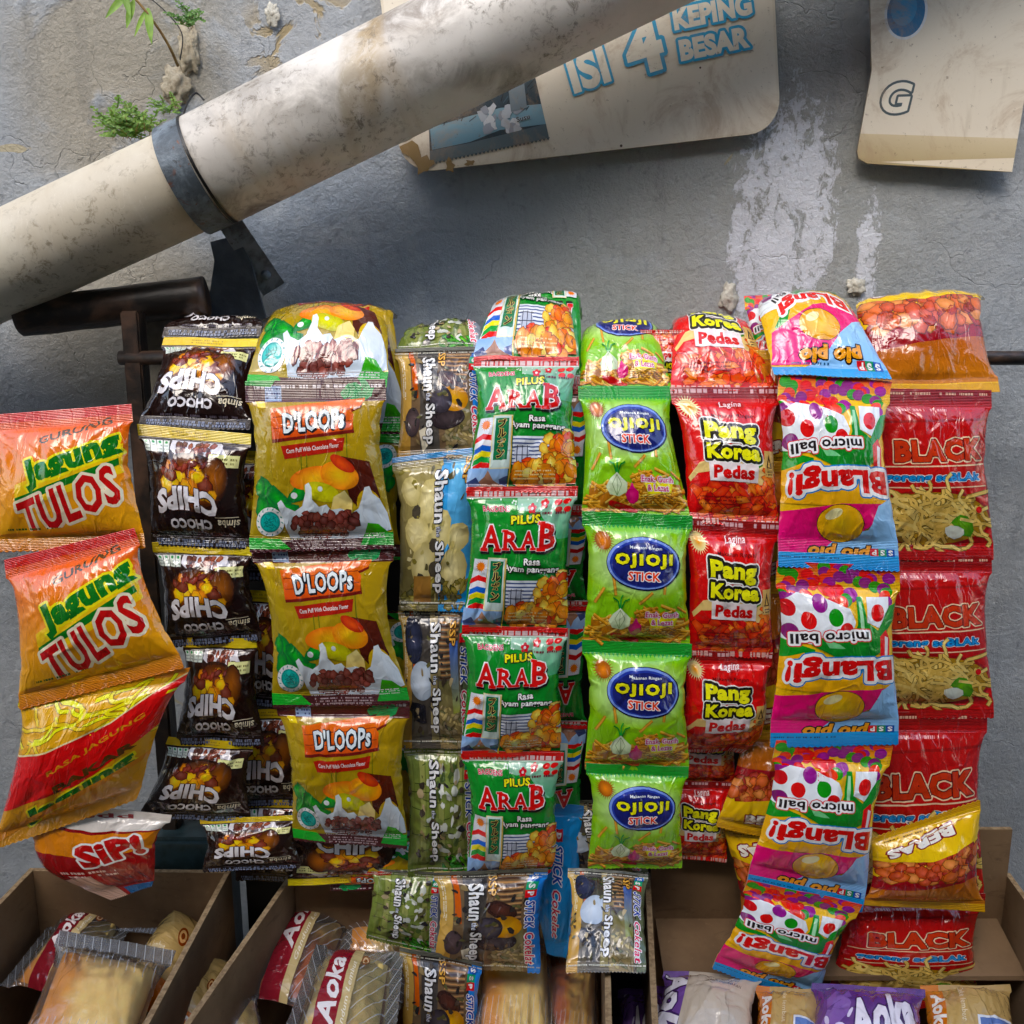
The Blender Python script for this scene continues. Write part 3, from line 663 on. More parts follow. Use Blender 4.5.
def art_korea():
    a = Art(106, 132, grad('#c8161a', '#d63318'), st=7, sb=5, back='#c0b0a8')
    a.rect(0, 0, 106, 11, '#8c1220'); a.tiny(0, 2, 106, 6, '#e0b8bc', 1, 3, fill=1.0)
    a.burst(13, 20, 12.5, '#f4e4b0', '#ee9418', 24)
    a.ell(57, 18, 15, 4.5, '#a8121a', n=24); a.text('Lagina', 56, 18, 8, 24, '#f2dfe0', -3, .015, shear=.35)
    a.text('Makanan Ringan', 56, 30, 5, 46, '#5a1010', 0, .02)
    a.poly([(2, 88), (14, 74), (34, 70), (90, 70), (106, 60), (106, 84), (88, 92), (92, 104), (98, 108), (84, 110), (78, 100), (60, 88), (30, 82), (12, 84), (4, 92)], '#e6c98e')
    a.poly([(66, 66), (82, 64), (88, 76), (80, 80)], '#4f8a3a')
    C_ = ['#dd4a20', '#e2602c', '#cf3a1c', '#e8763a', '#d63a1a']
    a.pile(10, 94, 102, 126, 70, 6.2, C_, 'chip', under='#b82a16', seed=8); a.pile(84, 80, 100, 94, 6, 5, C_, 'chip', seed=9)
    W_, K_, Y_ = '#eceae6', '#1c1a12', '#f2ea1e'
    for o_, c_ in ((.19, W_), (.125, K_), (.045, Y_)):
        a.text('Pang', 50, 44, 21, 56, c_, 2, o_-.0) if False else None
    def bubble(t, x, y, h_, w_, rot):
        co, _, _ = glyphs(t, .05)
        a.text(t, x, y, h_, w_, Y_, rot, .05, [(.235, W_), (.18, K_)])
    bubble('Pang', 52, 46, 21, 58, 2); bubble('Korea', 54, 64, 15, 62, 2)
    a.poly([(24, 73), (82, 76), (81, 92), (25, 91)], '#e9dede'); a.text('Pedas', 53, 83, 12.5, 48, '#c8202c', 1, .05)
    a.rect(90, 62, 101, 86, '#cfae72'); a.poly([(92, 78), (96, 65), (100, 78)], '#4a3a20'); a.poly([(94, 77), (96, 70), (98, 77)], '#cfae72'); a.tiny(91, 80, 100, 85, '#3a2c18', 2, 2)
    a.tiny(12, 104, 62, 114, '#7a1410', 3, 6, fill=.35); a.tiny(0, 126, 106, 131, '#e0b0a8', 1, 12, fill=1)
    return a.finish()
def art_candy():
    a = Art(118, 180, '#f0bc1a', st=8, sb=9, back='#c8ccd2'); g = random.Random(9)
    C_ = ['#cf2a26', '#8c2a82', '#3f8f2e', '#d94a22', '#7f2a72']
    a.rect(0, 0, 118, 16, '#c03040', '#e8a020')
    for i in range(58): x, y = g.uniform(2, 116), 3+34*(i/58)**1.1; c_ = C_[(i*2+i//5) % 5]; a.ell(x, y, 6.2, 5.4, tuple(min(1, q*1.25) for q in lin(c_)[:3])+(1,), c2=c_)
    a.poly([(0, 36), (16, 28), (44, 32), (66, 40), (72, 52), (66, 68), (40, 74), (0, 72)], '#e6eaf0'); a.poly([(84, 30), (108, 30), (110, 48), (98, 58), (84, 52)], '#e6eaf0')
    for x, y, c_ in ((5, 42, '#c22432'), (24, 52, '#cf2530'), (51, 48, '#2f8a34'), (62, 60, '#c81f2c'), (7, 64, '#7a2468'), (96, 44, '#cf3226'), (36, 36, '#8a2a80')): a.ell(x, y, 7.5, 8, c_)
    a.poly([(74, 30), (80, 30), (84, 52), (96, 60), (110, 38), (118, 36), (118, 50), (108, 60), (100, 80), (80, 90), (50, 84), (26, 74), (34, 66), (52, 70), (68, 68), (74, 54)], '#1f8e3c', '#157a34')
    a.poly([(76, 34), (79, 34), (81, 58), (86, 70), (80, 68), (77, 56)], '#a8d8ae'); a.poly([(38, 68), (54, 72), (60, 76), (44, 76)], '#7cc08a')
    a.poly([(98, 66), (106, 60), (110, 70), (108, 98), (98, 98)], '#d32434'); a.poly([(104, 66), (108, 68), (106, 92), (103, 92)], '#f0e2e4')
    a.poly([(0, 72), (30, 78), (30, 104), (10, 110), (0, 104)], '#2f8f3a'); a.poly([(0, 90), (20, 82), (40, 92), (96, 84), (118, 98), (118, 120), (0, 120)], '#eeb01c')
    a.poly([(0, 128), (60, 118), (118, 118), (60, 160), (30, 171), (0, 171)], '#d81c6c', '#e02a80'); a.poly([(118, 112), (118, 171), (34, 171), (60, 150), (88, 142), (100, 120)], '#a4c8ea', '#86b6e4')
    a.text('micro ball', 46, 68, 9.5, 78, '#20181a', 176, .03, [(.22, '#c8283a'), (.16, '#f2f0f0')], arc=-2)
    a.text('BLangi', 62, 99, 27, 100, '#d0142a', 178, .05, [(.19, '#3a80c0'), (.15, '#f0f2f6')], arc=-4) ; a.text('!', 8, 102, 22, 5, '#d0142a', 184, .05, [(.14, '#f0f2f6')])
    # a plain yellow sweet
    a.ell(60, 137, 23.6, 18.6, '#2a1c10'); a.ell(60, 137, 23, 18, '#f2c62a', c2='#e6b020'); a.ell(52, 128, 9, 4.5, '#f6e6b4', -25)
    a.text('pio pio', 60, 164, 14, 62, '#efa018', 181, .05, [(.12, '#1c1410')], shear=.2)
    a.rect(0, 166, 118, 180, '#3f9ad6', '#2f86c8'); a.tiny(0, 169, 60, 172, '#24507a', 1, 2)
    for i, (c_, ch) in enumerate((('#c22434', 'P'), ('#1a8a62', 'S'), ('#2450a0', 'S'))): a.rect(90+i*8, 160, 98+i*8, 167, c_); a.text(ch, 94+i*8, 163.5, 5, 4.5, '#f2f2f2', 180, .04)
    return a.finish()
def art_candy_top():
    """the packet folded over the rail shows its foot higher up"""
    a = Art(118, 130, '#f0bc1a', st=5, sb=6, back='#c8ccd2')
    a.rect(0, 0, 118, 20, '#c93a2a', '#e8a020'); g = random.Random(4)
    for i in range(22): a.ell(g.uniform(2, 116), g.uniform(2, 30), 6, 5.5, g.choice(['#cf2a26', '#8c2a82', '#3f8f2e', '#d94a22']))
    a.poly([(0, 20), (60, 14), (80, 26), (50, 50), (20, 60), (0, 60)], '#e6eaf0'); a.ell(10, 34, 7, 9, '#7a2468'); a.ell(26, 24, 6, 6, '#cf2530')
    a.poly([(40, 40), (52, 18), (90, 12), (118, 26), (118, 40), (70, 34), (50, 46), (36, 70), (18, 84), (10, 80)], '#1f8e3c'); a.poly([(20, 84), (36, 56), (60, 42), (112, 40), (118, 52), (50, 60), (26, 100)], '#eeb01c')
    a.text('micro ball', 44, 34, 9, 66, '#20181a', 150, .03, [(.16, '#f2f0f0')], arc=-4)
    a.poly([(6, 84), (60, 60), (118, 56), (118, 90), (60, 116), (0, 118)], '#d81c6c', '#e02a80'); a.poly([(118, 70), (118, 126), (24, 124), (52, 112), (80, 88), (100, 76)], '#a4c8ea', '#86b6e4')
    a.text('BLangi', 62, 58, 20, 86, '#d0142a', 176, .05, [(.15, '#f0f2f6')], arc=-10)
    a.ell(60, 80, 23.6, 15.6, '#2a1c10', -4); a.ell(60, 80, 23, 15, '#f2c62a', -4, c2='#e0a01a'); a.ell(54, 73, 9, 4, '#f6e6b4', -20)
    a.text('pio pio', 64, 107, 16, 68, '#efa018', 179, .06, [(.13, '#1c1410')], shear=.2)
    a.rect(0, 120, 118, 130, '#3f9ad6'); a.tiny(18, 114, 60, 117, '#24507a', 1, 2)
    for i, (c_, ch) in enumerate((('#c22434', 'P'), ('#1a8a62', 'S'), ('#2450a0', 'S'))): a.rect(88+i*8.5, 113, 96.5+i*8.5, 122, c_); a.text(ch, 92.2+i*8.5, 117.5, 6.5, 5, '#f2f2f2', 180, .04)
    return a.finish()
def art_yellow():
    a = Art(104, 140, grad('#e2b82a', '#e8c838'), st=6, sb=5, back='#c8b46a')
    a.rect(0, 0, 104, 9, '#c99a2a'); a.poly([(0, 10), (104, 10), (104, 40), (0, 52)], '#b9773a', '#a85a2c'); a.poly([(0, 50), (104, 38), (104, 62), (0, 70)], '#8c1626')
    a.pile(0, 58, 100, 92, 90, 7.5, ['#a8442a', '#b85c34', '#8c2a20', '#c07a48'], 'nut', seed=3)
    a.poly([(0, 100), (50, 84), (104, 96), (104, 140), (0, 140)], '#e8c838', '#dcae2a')
    a.text('BERAS', 60, 112, 14, 66, '#f0e9e0', -12, .06, [(.14, '#7a1626')]); a.line(14, 126, 80, 112, 1, '#b07a1a'); a.tiny(50, 124, 98, 130, '#7a5a1a', 2, 3)
    a.rect(0, 134, 104, 140, '#c99a2a')
    return a.finish()
def art_noodle():
    a = Art(120, 150, grad('#a5121c', '#b81a20'), st=6, sb=6, back='#c0b0a8')
    a.rect(0, 0, 120, 10, '#8c1018'); a.tiny(4, 2, 116, 6, '#e0b8a0', 1, 3)
    a.tiny(20, 16, 76, 20, '#e0a0a0', 1, 5); a.poly([(0, 28), (120, 24), (120, 26), (0, 30)], '#8a0c14')
    a.text('BLACK', 66, 52, 19, 92, '#b8402c', -2, .05, [(.12, '#e6c8a8'), (.08, '#5c0d10')]); a.line(4, 67, 116, 64, 1.2, '#e6c8a8')
    a.text('goreng seBLAk', 60, 76, 9, 96, '#3f8fce', -1, .03, [(.12, '#e8ecf0'), (.08, '#24508a')]); a.line(4, 85, 116, 83, 1, '#e6c8a8')
    a.ell(60, 112, 60, 27, '#8c1018'); a.ell(60, 112, 57, 24, '#c0a058', c2='#a07c3a'); a.pile(18, 98, 98, 126, 110, 8, ['#b89c58', '#a88c48', '#c0a868'], 'noodle', under='#a08440', seed=5)
    a.blob(90, 118, 13, 9, '#7fb83a', 9, .15, c2='#4f8f2a'); a.blob(82, 124, 10, 6, '#e6ece0', 9, .1); a.ell(106, 104, 3, 3, '#c8202c')
    a.rect(0, 142, 120, 150, '#a5121c')
    return a.finish()
def art_corn():
    a = Art(150, 150, grad('#d8481c', '#e6b41e', 1, .8), st=7, sb=6, back='#c8a050')
    a.rect(0, 0, 150, 10, '#c83818'); a.text('GURUNG', 92, 24, 8, 74, '#4a3a14', -14, .03)
    a.poly([(30, 78), (146, 40), (146, 70), (30, 106)], '#e8c428')
    a.text('Jagung', 92, 55, 34, 108, '#12702c', -17, .06, [(.13, '#eedf3a')]); a.poly([(30, 92), (142, 55), (143, 62), (30, 100)], '#12702c')
    a.text('TULOS', 88, 98, 40, 110, '#b8202c', -20, .03, [(.10, '#f0e2c8')], shear=.3)
    a.tiny(20, 124, 110, 128, '#3a5a1a', 1, 3); a.poly([(0, 132), (150, 118), (150, 150), (0, 150)], '#e2a81e', '#c97a1e')
    return a.finish()
def art_corn_back():
    a = Art(150, 165, grad('#e0b020', '#d89a1c'), st=6, sb=6, back='#c8a050')
    a.rect(0, 0, 150, 8, '#d88a20'); a.pile(0, 12, 150, 60, 40, 9, ['#e8c22a', '#e0b420', '#d8a41c'], 'noodle', seed=7)
    a.poly([(0, 66), (40, 62), (100, 44), (150, 6), (150, 64), (90, 108), (0, 124)], '#c8240f', '#d83a18'); a.path([(0, 66), (40, 62), (100, 44), (150, 6)], 1.8, '#f0dcb0')
    a.text('RASA JAGUNG', 90, 66, 8, 96, '#d8902a', -27, .03); a.text('BAKAR', 96, 92, 11, 84, '#5a3a10', -24, .05)
    a.text('Jagung', 84, 118, 24, 116, '#12702c', -24, .06, [(.13, '#eedf3a')]); a.poly([(0, 150), (150, 96), (150, 104), (0, 160)], '#d8902a')
    return a.finish()
def art_redbrown():
    a = Art(120, 130, '#8c1622', st=6, sb=6, back='#a09088')
    a.poly([(0, 0), (120, 0), (120, 24), (60, 30), (0, 22)], '#e8e0d8'); a.text('pedd', 60, 12, 9, 60, '#8c1a24', -4, .03)
    a.poly([(0, 26), (60, 34), (120, 26), (118, 56), (60, 66), (0, 60)], '#d88a20'); a.text('SiP!', 78, 56, 34, 66, '#b01c28', -18, .06, [(.12, '#f0ece8')])
    a.tiny(20, 84, 80, 96, '#e6c8c0', 2, 3); a.poly([(0, 100), (50, 92), (50, 130), (0, 130)], '#c9a898'); a.rect(60, 120, 120, 130, '#2a5a8a')
    return a.finish()
def art_bread(lab='#8c1626', v=0, nlab=True):
    a = Art(110, 150, lambda u, v_: np.array([.85, .87, .9, .05])+0*u[..., None], st=7, sb=7, back=None, clear=True); a.back = (.85, .87, .9, .05)
    wht = (.85, .88, .92, .42)
    if v in (0, 1):
        for i in range(-4, 14): a.line(i*11-20, 94, i*11+34, 150, .7, wht)
        for i in range(-4, 14): a.line(i*11+34, 0, i*11, 40, .7, wht)
    if v == 2:
        for i in range(15): a.line(i*8.2, 0, i*8.2+10, 48, .7, wht)
        for i in range(15): a.line(i*8.2, 100, i*8.2-10, 150, .7, wht)
    if nlab:
        a.rect(0, 46, 110, 78, lab); a.text('Aoka', 58, 61, 26, 58, '#ece2e0', -3, .03, shear=.35)
        a.rect(0, 78, 110, 92, '#c9b07a'); a.text('Gandum Lembut', 55, 85, 6, 62, '#efe6cf', 0, .01, shear=.3)
        a.ell(90, 98, 6, 6, '#8a4a24'); a.ell(90, 98, 4.3, 4.3, '#d8b48a'); a.ell(90, 98, 2.6, 2.6, '#8a4a24')
    return a.finish()
def art_purple(v=0):
    a = Art(130, 110, '#5a3a7a' if v == 0 else '#b9aa96', st=5, sb=5, back='#9a94a0')
    if v == 0:
        for i in range(7): a.blob(random.Random(i).uniform(0, 130), random.Random(i+9).uniform(0, 110), 18, 10, '#7a5a9c', 7, .4)
        a.text('Aoka', 80, 56, 56, 84, '#e9e4f2', -20, .05, [(.09, '#3a2258')], shear=.3)
        g = random.Random(3)
        for i in range(10): x, y = g.uniform(6, 50), g.uniform(10, 100); a.ell(x, y, 6, 2.4, '#d8cfe8', g.uniform(0, 180), n=10)
    else:
        a.rect(0, 0, 34, 110, '#6a4a8e'); a.text('Aoka', 18, 55, 34, 96, '#ece8f4', 94, .05, [(.10, '#3a2258')], shear=.3)
        a.rect(34, 0, 130, 110, '#b8ac9c', '#c4b9aa', (1, 0)); a.text('BAIK DIGUNAKAN', 88, 28, 4.5, 44, '#5e5850', 4, .01); a.text('03 11 27', 96, 20, 4.5, 18, '#5e5850', 4, .01)
    return a.finish()
def art_tan(v=0):
    a = Art(110, 120, '#b59a6a', st=5, sb=5, back='#b0a488')
    a.rect(0, 0, 22, 120, '#c47a2a', '#b0602a'); a.text('Aoka', 14, 48, 16, 56, '#efe9df', 90, .04, shear=.3)
    a.text('Cake lembut', 44, 42, 7, 52, '#d9ccb0', 90, .01, shear=.3); a.ell(62, 90, 8, 8, '#7a3a1c'); a.ell(62, 90, 5.6, 5.6, '#c9a070'); a.ell(62, 90, 3, 3, '#7a3a1c')
    if v: a.rect(60, 60, 104, 100, '#d8dce4'); a.rect(63, 63, 101, 97, '#5a72a8'); a.ell(82, 78, 12, 9, '#d8dce4'); a.text('halal', 82, 91, 5, 24, '#e8ecf4')
    return a.finish()
def art_loaf(c1, c2, split_=.5):
    def base(u, v):
        a, b = np.array(lin(c1)), np.array(lin(c2)); k = 1/(1+np.exp(-(u-split_+.03*np.sin(v*17)+.02*np.sin(v*41))*26)); g = (1+.10*np.sin(u*31+v*9)*np.sin(v*23))[..., None]
        c = (a*(1-k[..., None])+b*k[..., None])*g; c[..., 3] = 1; return np.clip(c, 0, 1)
    a = Art(100, 130, base, st=0, sb=0, back=c1, nu=24, nv=30); return a.finish()

for nm, fn in dict(choco=art_choco, loops=art_loops, stick0=lambda: art_stick(0), stick1=lambda: art_stick(1), stick2=lambda: art_stick(2), stick3=lambda: art_stick(3), blue=art_blue,
        arab=art_arab, oji=art_oji, korea=art_korea, candy=art_candy, candytop=art_candy_top, yellow=art_yellow, noodle=art_noodle, corn=art_corn, cornback=art_corn_back, redbrown=art_redbrown,
        bread0=lambda: art_bread('#8c1626', 0), bread1=lambda: art_bread('#7a1420', 1), bread2=lambda: art_bread('#8c1626', 2, False), purple=art_purple, purple1=lambda: art_purple(1), tan=art_tan, tan1=lambda: art_tan(1),
        loaf=lambda: art_loaf('#a8581a', '#e6c07a', .5), loafpale=lambda: art_loaf('#c98a3c', '#e8cc8c', .3)).items():
    ARTS[nm] = fn()
# ------------------------------------------------------------------ the setting
WY = .26                                            # wall plane
def bm_obj(name, bm, mat, parent=None, loc=None, smooth=False):
    me = bpy.data.meshes.new(name); bmesh.ops.recalc_face_normals(bm, faces=bm.faces); bm.to_mesh(me); bm.free()
    if smooth: me.polygons.foreach_set('use_smooth', np.ones(len(me.polygons), bool))
    if mat: me.materials.append(mat)
    o = link(name, me, parent)
    if loc is not None: o.location = loc
    return o
def box_bm(bm, a, b, bev=0.0):
    a, b = Vector(a), Vector(b); r = bmesh.ops.create_cube(bm, size=1)
    for v in r['verts']: v.co = (a+b)/2+Vector((v.co.x*(b.x-a.x), v.co.y*(b.y-a.y), v.co.z*(b.z-a.z)))
    if bev: bmesh.ops.bevel(bm, geom=list({e for v in r['verts'] for e in v.link_edges}), offset=bev, segments=2, affect='EDGES')
def slab_bm(bm, quad, th, nrm, bev=.0):
    """a sheet of thickness th on 4+ points"""
    n = Vector(nrm).normalized()*th; lo = [bm.verts.new(p) for p in quad]; hi = [bm.verts.new(Vector(p)+n) for p in quad]; k = len(quad)
    bm.faces.new(lo); bm.faces.new(hi[::-1])
    for i in range(k): bm.faces.new((lo[i], hi[i], hi[(i+1) % k], lo[(i+1) % k]))

# wall
def wall_mat():
    s = NT('painted_plaster'); tc = s.n('ShaderNodeTexCoord'); v = tc.outputs['Object']; sep = s.n('ShaderNodeSeparateXYZ'); s.l(v, sep.inputs[0])
    P = lambda x, y: tuple(at(x, y, WY)[[0, 2]])
    big = s.noise(v, 3.2, 5, .6, .3); mid = s.noise(v, 14, 6, .65, .4); fin = s.noise(v, 75, 5, .65); 
    base = s.mix(s.ramp(big, .35, .65), lin('#959ba1'), lin('#a3a6a8'))
    base = s.mix(s.math('MULTIPLY', s.blob(sep, P(330, 250), (.28, .16), .6), .55), base, lin('#7f90a4'))
    base = s.mix(s.math('MULTIPLY', s.blob(sep, P(720, 200), (.30, .4), .6), .5), base, lin('#9a9c94'))
    base = s.mix(s.math('MULTIPLY', s.ramp(mid, .5, .68), .45), base, lin('#aab0b6'))
    base = s.mix(s.math('MULTIPLY', s.ramp(fin, .55, .75), .35), base, lin('#4d545c'))
    # bare plaster upper left and flaked patches
    bare = s.math('MULTIPLY', s.blob(sep, P(120, 60), (.14, .22), .5), s.ramp(s.noise(v, 9, 5, .6, .5), .38, .52))
    base = s.mix(bare, base, lin('#9a9486'))
    fl = s.math('MULTIPLY', s.blob(sep, P(310, 40), (.085, .065), .6), s.ramp(s.noise(v, 16, 4, .55, 1.0), .52, .56))
    base = s.mix(fl, base, lin('#a08f6a'))
    base = s.mix(s.math('MULTIPLY', s.ramp(s.noise(v, 11, 3, .5, .8), .70, .715), 1), base, lin('#a99f84'))
    # chalky scuffs on the right, drawn out downwards
    sv = s.scalev(v, (60, 1, 30)); st = s.noise(sv, 1.0, 8, .8, .9)
    msk = s.math('MAXIMUM', s.blob(sep, P(790, 215), (.062, .155), .5), s.math('MULTIPLY', s.blob(sep, P(745, 250), (.022, .13), .5), .9))
    msk = s.math('MAXIMUM', msk, s.math('MULTIPLY', s.blob(sep, P(868, 250), (.016, .07), .5), .9))
    msk = s.math('MAXIMUM', msk, s.math('MULTIPLY', s.blob(sep, P(775, 262), (.035, .07), .5), 1.25))
    st = s.math('ADD', s.math('MULTIPLY', st, .7), s.math('MULTIPLY', s.noise(v, 130, 4, .7), .3)); sc = s.ramp(s.math('ADD', st, s.math('MULTIPLY', msk, .14)), .565, .61)
    base = s.mix(s.math('MULTIPLY', sc, s.ramp(msk, .02, .2)), base, lin('#cfd3dc'))
    base = s.mix(s.math('MULTIPLY', s.blob(sep, P(820, 75), (.08, .06), .7), s.math('MULTIPLY', mid, .7)), base, lin('#5d4c3c'))
    # damp stain under the pipe, soot near the ledge
    base = s.mix(s.math('MULTIPLY', s.ramp(s.noise(s.scalev(v, (30, 1, 4)), 1, 4, .6), .55, .7), .18), base, lin('#3b3f42'))
    low = s.blob(sep, P(150, 330), (.17, .12), .5)
    base = s.mix(s.math('MULTIPLY', low, .8), base, lin('#a39a86'))
    vo = s.n('ShaderNodeTexVoronoi', feature='DISTANCE_TO_EDGE'); wv = s.n('ShaderNodeVectorMath', operation='ADD')
    nn = s.n('ShaderNodeTexNoise'); s.l(v, nn.inputs['Vector']); nn.inputs['Scale'].default_value = 9; nn.inputs['Detail'].default_value = 5
    s.l(s.scalev(nn.outputs['Color'], (.16,)*3), wv.inputs[0]); s.l(v, wv.inputs[1]); s.l(wv.outputs[0], vo.inputs['Vector']); vo.inputs['Scale'].default_value = 6
    crack = s.math('MULTIPLY', s.ramp(vo.outputs[0], .006, 0.0), s.ramp(s.noise(v, 4, 2), .48, .56))
    base = s.mix(s.math('MULTIPLY', crack, .12), base, lin('#3a3d40'))
    h = s.math('ADD', s.math('MULTIPLY', s.noise(v, 30, 9, .78, .0), 1.0), s.math('ADD', s.math('MULTIPLY', s.noise(v, 120, 4, .7), .35), s.math('MULTIPLY', crack, -.25)))
    h = s.math('ADD', h, s.math('MULTIPLY', s.math('ADD', fl, bare), -.5)); h = s.math('ADD', h, s.math('MULTIPLY', sc, -.12))
    s.set(Base_Color=base, Roughness=.62, Normal=s.bump(h, .8, .0055), Specular_IOR_Level=.4)
    return s.m
bm = bmesh.new(); nx, nz_ = 230, 260; X0, X1, Z0, Z1 = -1.6, 1.6, 0.0, 3.1
gr = [[None]*(nz_+1) for _ in range(nx+1)]
for i in range(nx+1):
    for j in range(nz_+1):
        x, z = X0+(X1-X0)*i/nx, Z0+(Z1-Z0)*j/nz_
        y = WY+.006*mnoise.noise(Vector((x*4, 0, z*4)))+.0022*mnoise.noise(Vector((x*19, 3, z*19)))
        gr[i][j] = bm.verts.new((x, y, z))
for i in range(nx):
    for j in range(nz_): bm.faces.new((gr[i][j], gr[i+1][j], gr[i+1][j+1], gr[i][j+1]))
for i in range(1): box_bm(bm, (X0, WY+.02, Z0), (X1, WY+.2, Z1))
wall = bm_obj('painted_wall', bm, wall_mat(), smooth=True)
tag(wall, 'weathered grey blue plaster wall with flaking paint behind the hanging snack packets', 'wall')

def simple(name, c1, c2=None, rough=.6, scale=20, bump=.3, bd=.002, spec=.5, metal=0.0, stretch=(1, 1, 1), thr=(.4, .65)):
    s = NT(name); tc = s.n('ShaderNodeTexCoord'); v = s.scalev(tc.outputs['Object'], stretch); n = s.noise(v, scale, 6, .62, .3)
    s.set(Base_Color=s.mix(s.ramp(n, *thr), lin(c1), lin(c2 or c1)), Roughness=rough, Specular_IOR_Level=spec, Metallic=metal)
    n2 = s.noise(v, scale*3.3, 5, .65); s.set(Normal=s.bump(s.math('ADD', n, s.math('MULTIPLY', n2, .5)), bump, bd)); return s.m
def card_mat():
    s = NT('cardboard'); tc = s.n('ShaderNodeTexCoord'); v = tc.outputs['Object']
    c = s.mix(s.ramp(s.noise(v, 7, 5, .6), .35, .65), lin('#7d6449'), lin('#634d37')); c = s.mix(s.math('MULTIPLY', s.ramp(s.noise(s.scalev(v, (1, 1, 3)), 28, 5, .7, 1), .56, .7), .45), c, lin('#4a3828'))
    c = s.mix(s.math('MULTIPLY', s.ramp(s.noise(v, 90, 5, .8, 2), .6, .68), .35), c, lin('#947a5a'))
    wa = s.n('ShaderNodeTexWave', bands_direction='DIAGONAL'); s.l(s.scalev(v, (1, 1, .02)), wa.inputs['Vector']); wa.inputs['Scale'].default_value = 55; wa.inputs['Distortion'].default_value = .6
    s.set(Base_Color=c, Roughness=.8, Specular_IOR_Level=.2, Normal=s.bump(s.math('ADD', s.math('MULTIPLY', wa.outputs['Fac'], .02), s.noise(v, 9, 4, .55)), .5, .004)); return s.m
M_CARD = card_mat()
M_CARDE = simple('cardboard_edge', '#967e5e', '#745d42', .85, 160, .5, .001, .2)
M_DARK = simple('sooty_wood', '#17110e', '#4a3426', .42, 24, .4, .003, .6, 0, (1, 4, 1))
def steel_mat():
    s = NT('dull_zinc'); tc = s.n('ShaderNodeTexCoord'); v = tc.outputs['Object']
    c = s.mix(s.ramp(s.noise(v, 34, 6, .65, .4), .38, .62), lin('#76828c'), lin('#4a535b')); c = s.mix(s.ramp(s.noise(v, 46, 6, .7, .8), .60, .66), c, lin('#6a3f2a'))
    c = s.mix(s.math('MULTIPLY', s.ramp(s.noise(v, 120, 5, .8), .56, .66), .7), c, lin('#262422')); n = s.noise(v, 60, 7, .75)
    s.set(Base_Color=c, Roughness=s.math('ADD', .35, s.math('MULTIPLY', n, .35)), Metallic=.2, Normal=s.bump(n, .6, .002)); return s.m
M_STEEL = steel_mat()
M_FLAP = simple('slate_sheet', '#39424c', '#4a545e', .7, 40, .6, .002)
M_MORT = simple('old_mortar', '#b9ae98', '#8d8069', .9, 60, .9, .004)
M_LUMP = simple('white_filler', '#c9c6ba', '#a8a294', .9, 90, .9, .003)
M_FLOOR = simple('ground_concrete', '#3a3835', '#2a2826', .85, 3, .4, .004)
M_BLACK = simple('black_cable', '#0b0b0c', '#151516', .4, 40, .1)
M_RUST = simple('rusty_iron', '#3d2a22', '#241a17', .7, 50, .6, .002)

# ground; unseen wall and awning added behind the camera to shade the stall
bm = bmesh.new(); bmesh.ops.create_grid(bm, x_segments=2, y_segments=2, size=40)
tag(bm_obj('ground', bm, M_FLOOR), kind='structure')
M_SHADEWALL = simple('shade_wall_render', '#6f6a60', '#5a564e', .85, 2, .3, .004)
M_SHADECLOTH = simple('shade_awning_canvas', '#34465a', '#2a3a4c', .7, 5, .4, .01)
bm = bmesh.new(); box_bm(bm, (-6, -4.6, 0), (6, -4.3, 4.2), .02)
for k in range(4): box_bm(bm, (-5+k*2.8, -4.3, .2), (-3.4+k*2.8, -4.27, 2.1))
tag(bm_obj('added_shade_wall', bm, M_SHADEWALL), 'unseen rendered wall added behind the camera to block frontal light', 'wall')
AW_Y, AW_Z = -1.55, 2.9  # edge of the added awning, placed for where its shade falls
bm = bmesh.new(); q = [(-5, AW_Y, AW_Z), (5, AW_Y, AW_Z), (5, -4.25, AW_Z+.35), (-5, -4.25, AW_Z+.35)]
slab_bm(bm, q, .02, (0, 0, 1)); t = bm_obj('added_shade_awning', bm, M_SHADECLOTH); tag(t, 'unseen dark canvas awning added behind the camera to shape the light', 'awning')

# ---- drain pipe
def axis_tube(bm, p0, p1, r0, r1, seg=64, rings=60, wob=0.0, caps=True, th=0.0):
    p0, p1 = Vector(p0), Vector(p1); d = (p1-p0).normalized(); e1 = d.cross(Vector((0, 1, 0))).normalized(); e2 = d.cross(e1)
    R_ = []
    for i in range(rings+1):
        t = i/rings; r = r0+(r1-r0)*t; c = p0.lerp(p1, t); row = []
        for k in range(seg):
            a = 2*math.pi*k/seg; rr = r*(1+wob*mnoise.noise(Vector((t*6, math.cos(a)*1.3, math.sin(a)*1.3)))); row.append(bm.verts.new(c+e1*rr*math.cos(a)+e2*rr*math.sin(a)))
        R_.append(row)
    for i in range(rings):
        for k in range(seg): bm.faces.new((R_[i][k], R_[i][(k+1) % seg], R_[i+1][(k+1) % seg], R_[i+1][k]))
    if caps: bm.faces.new(R_[0]); bm.faces.new(R_[-1][::-1])
    return R_
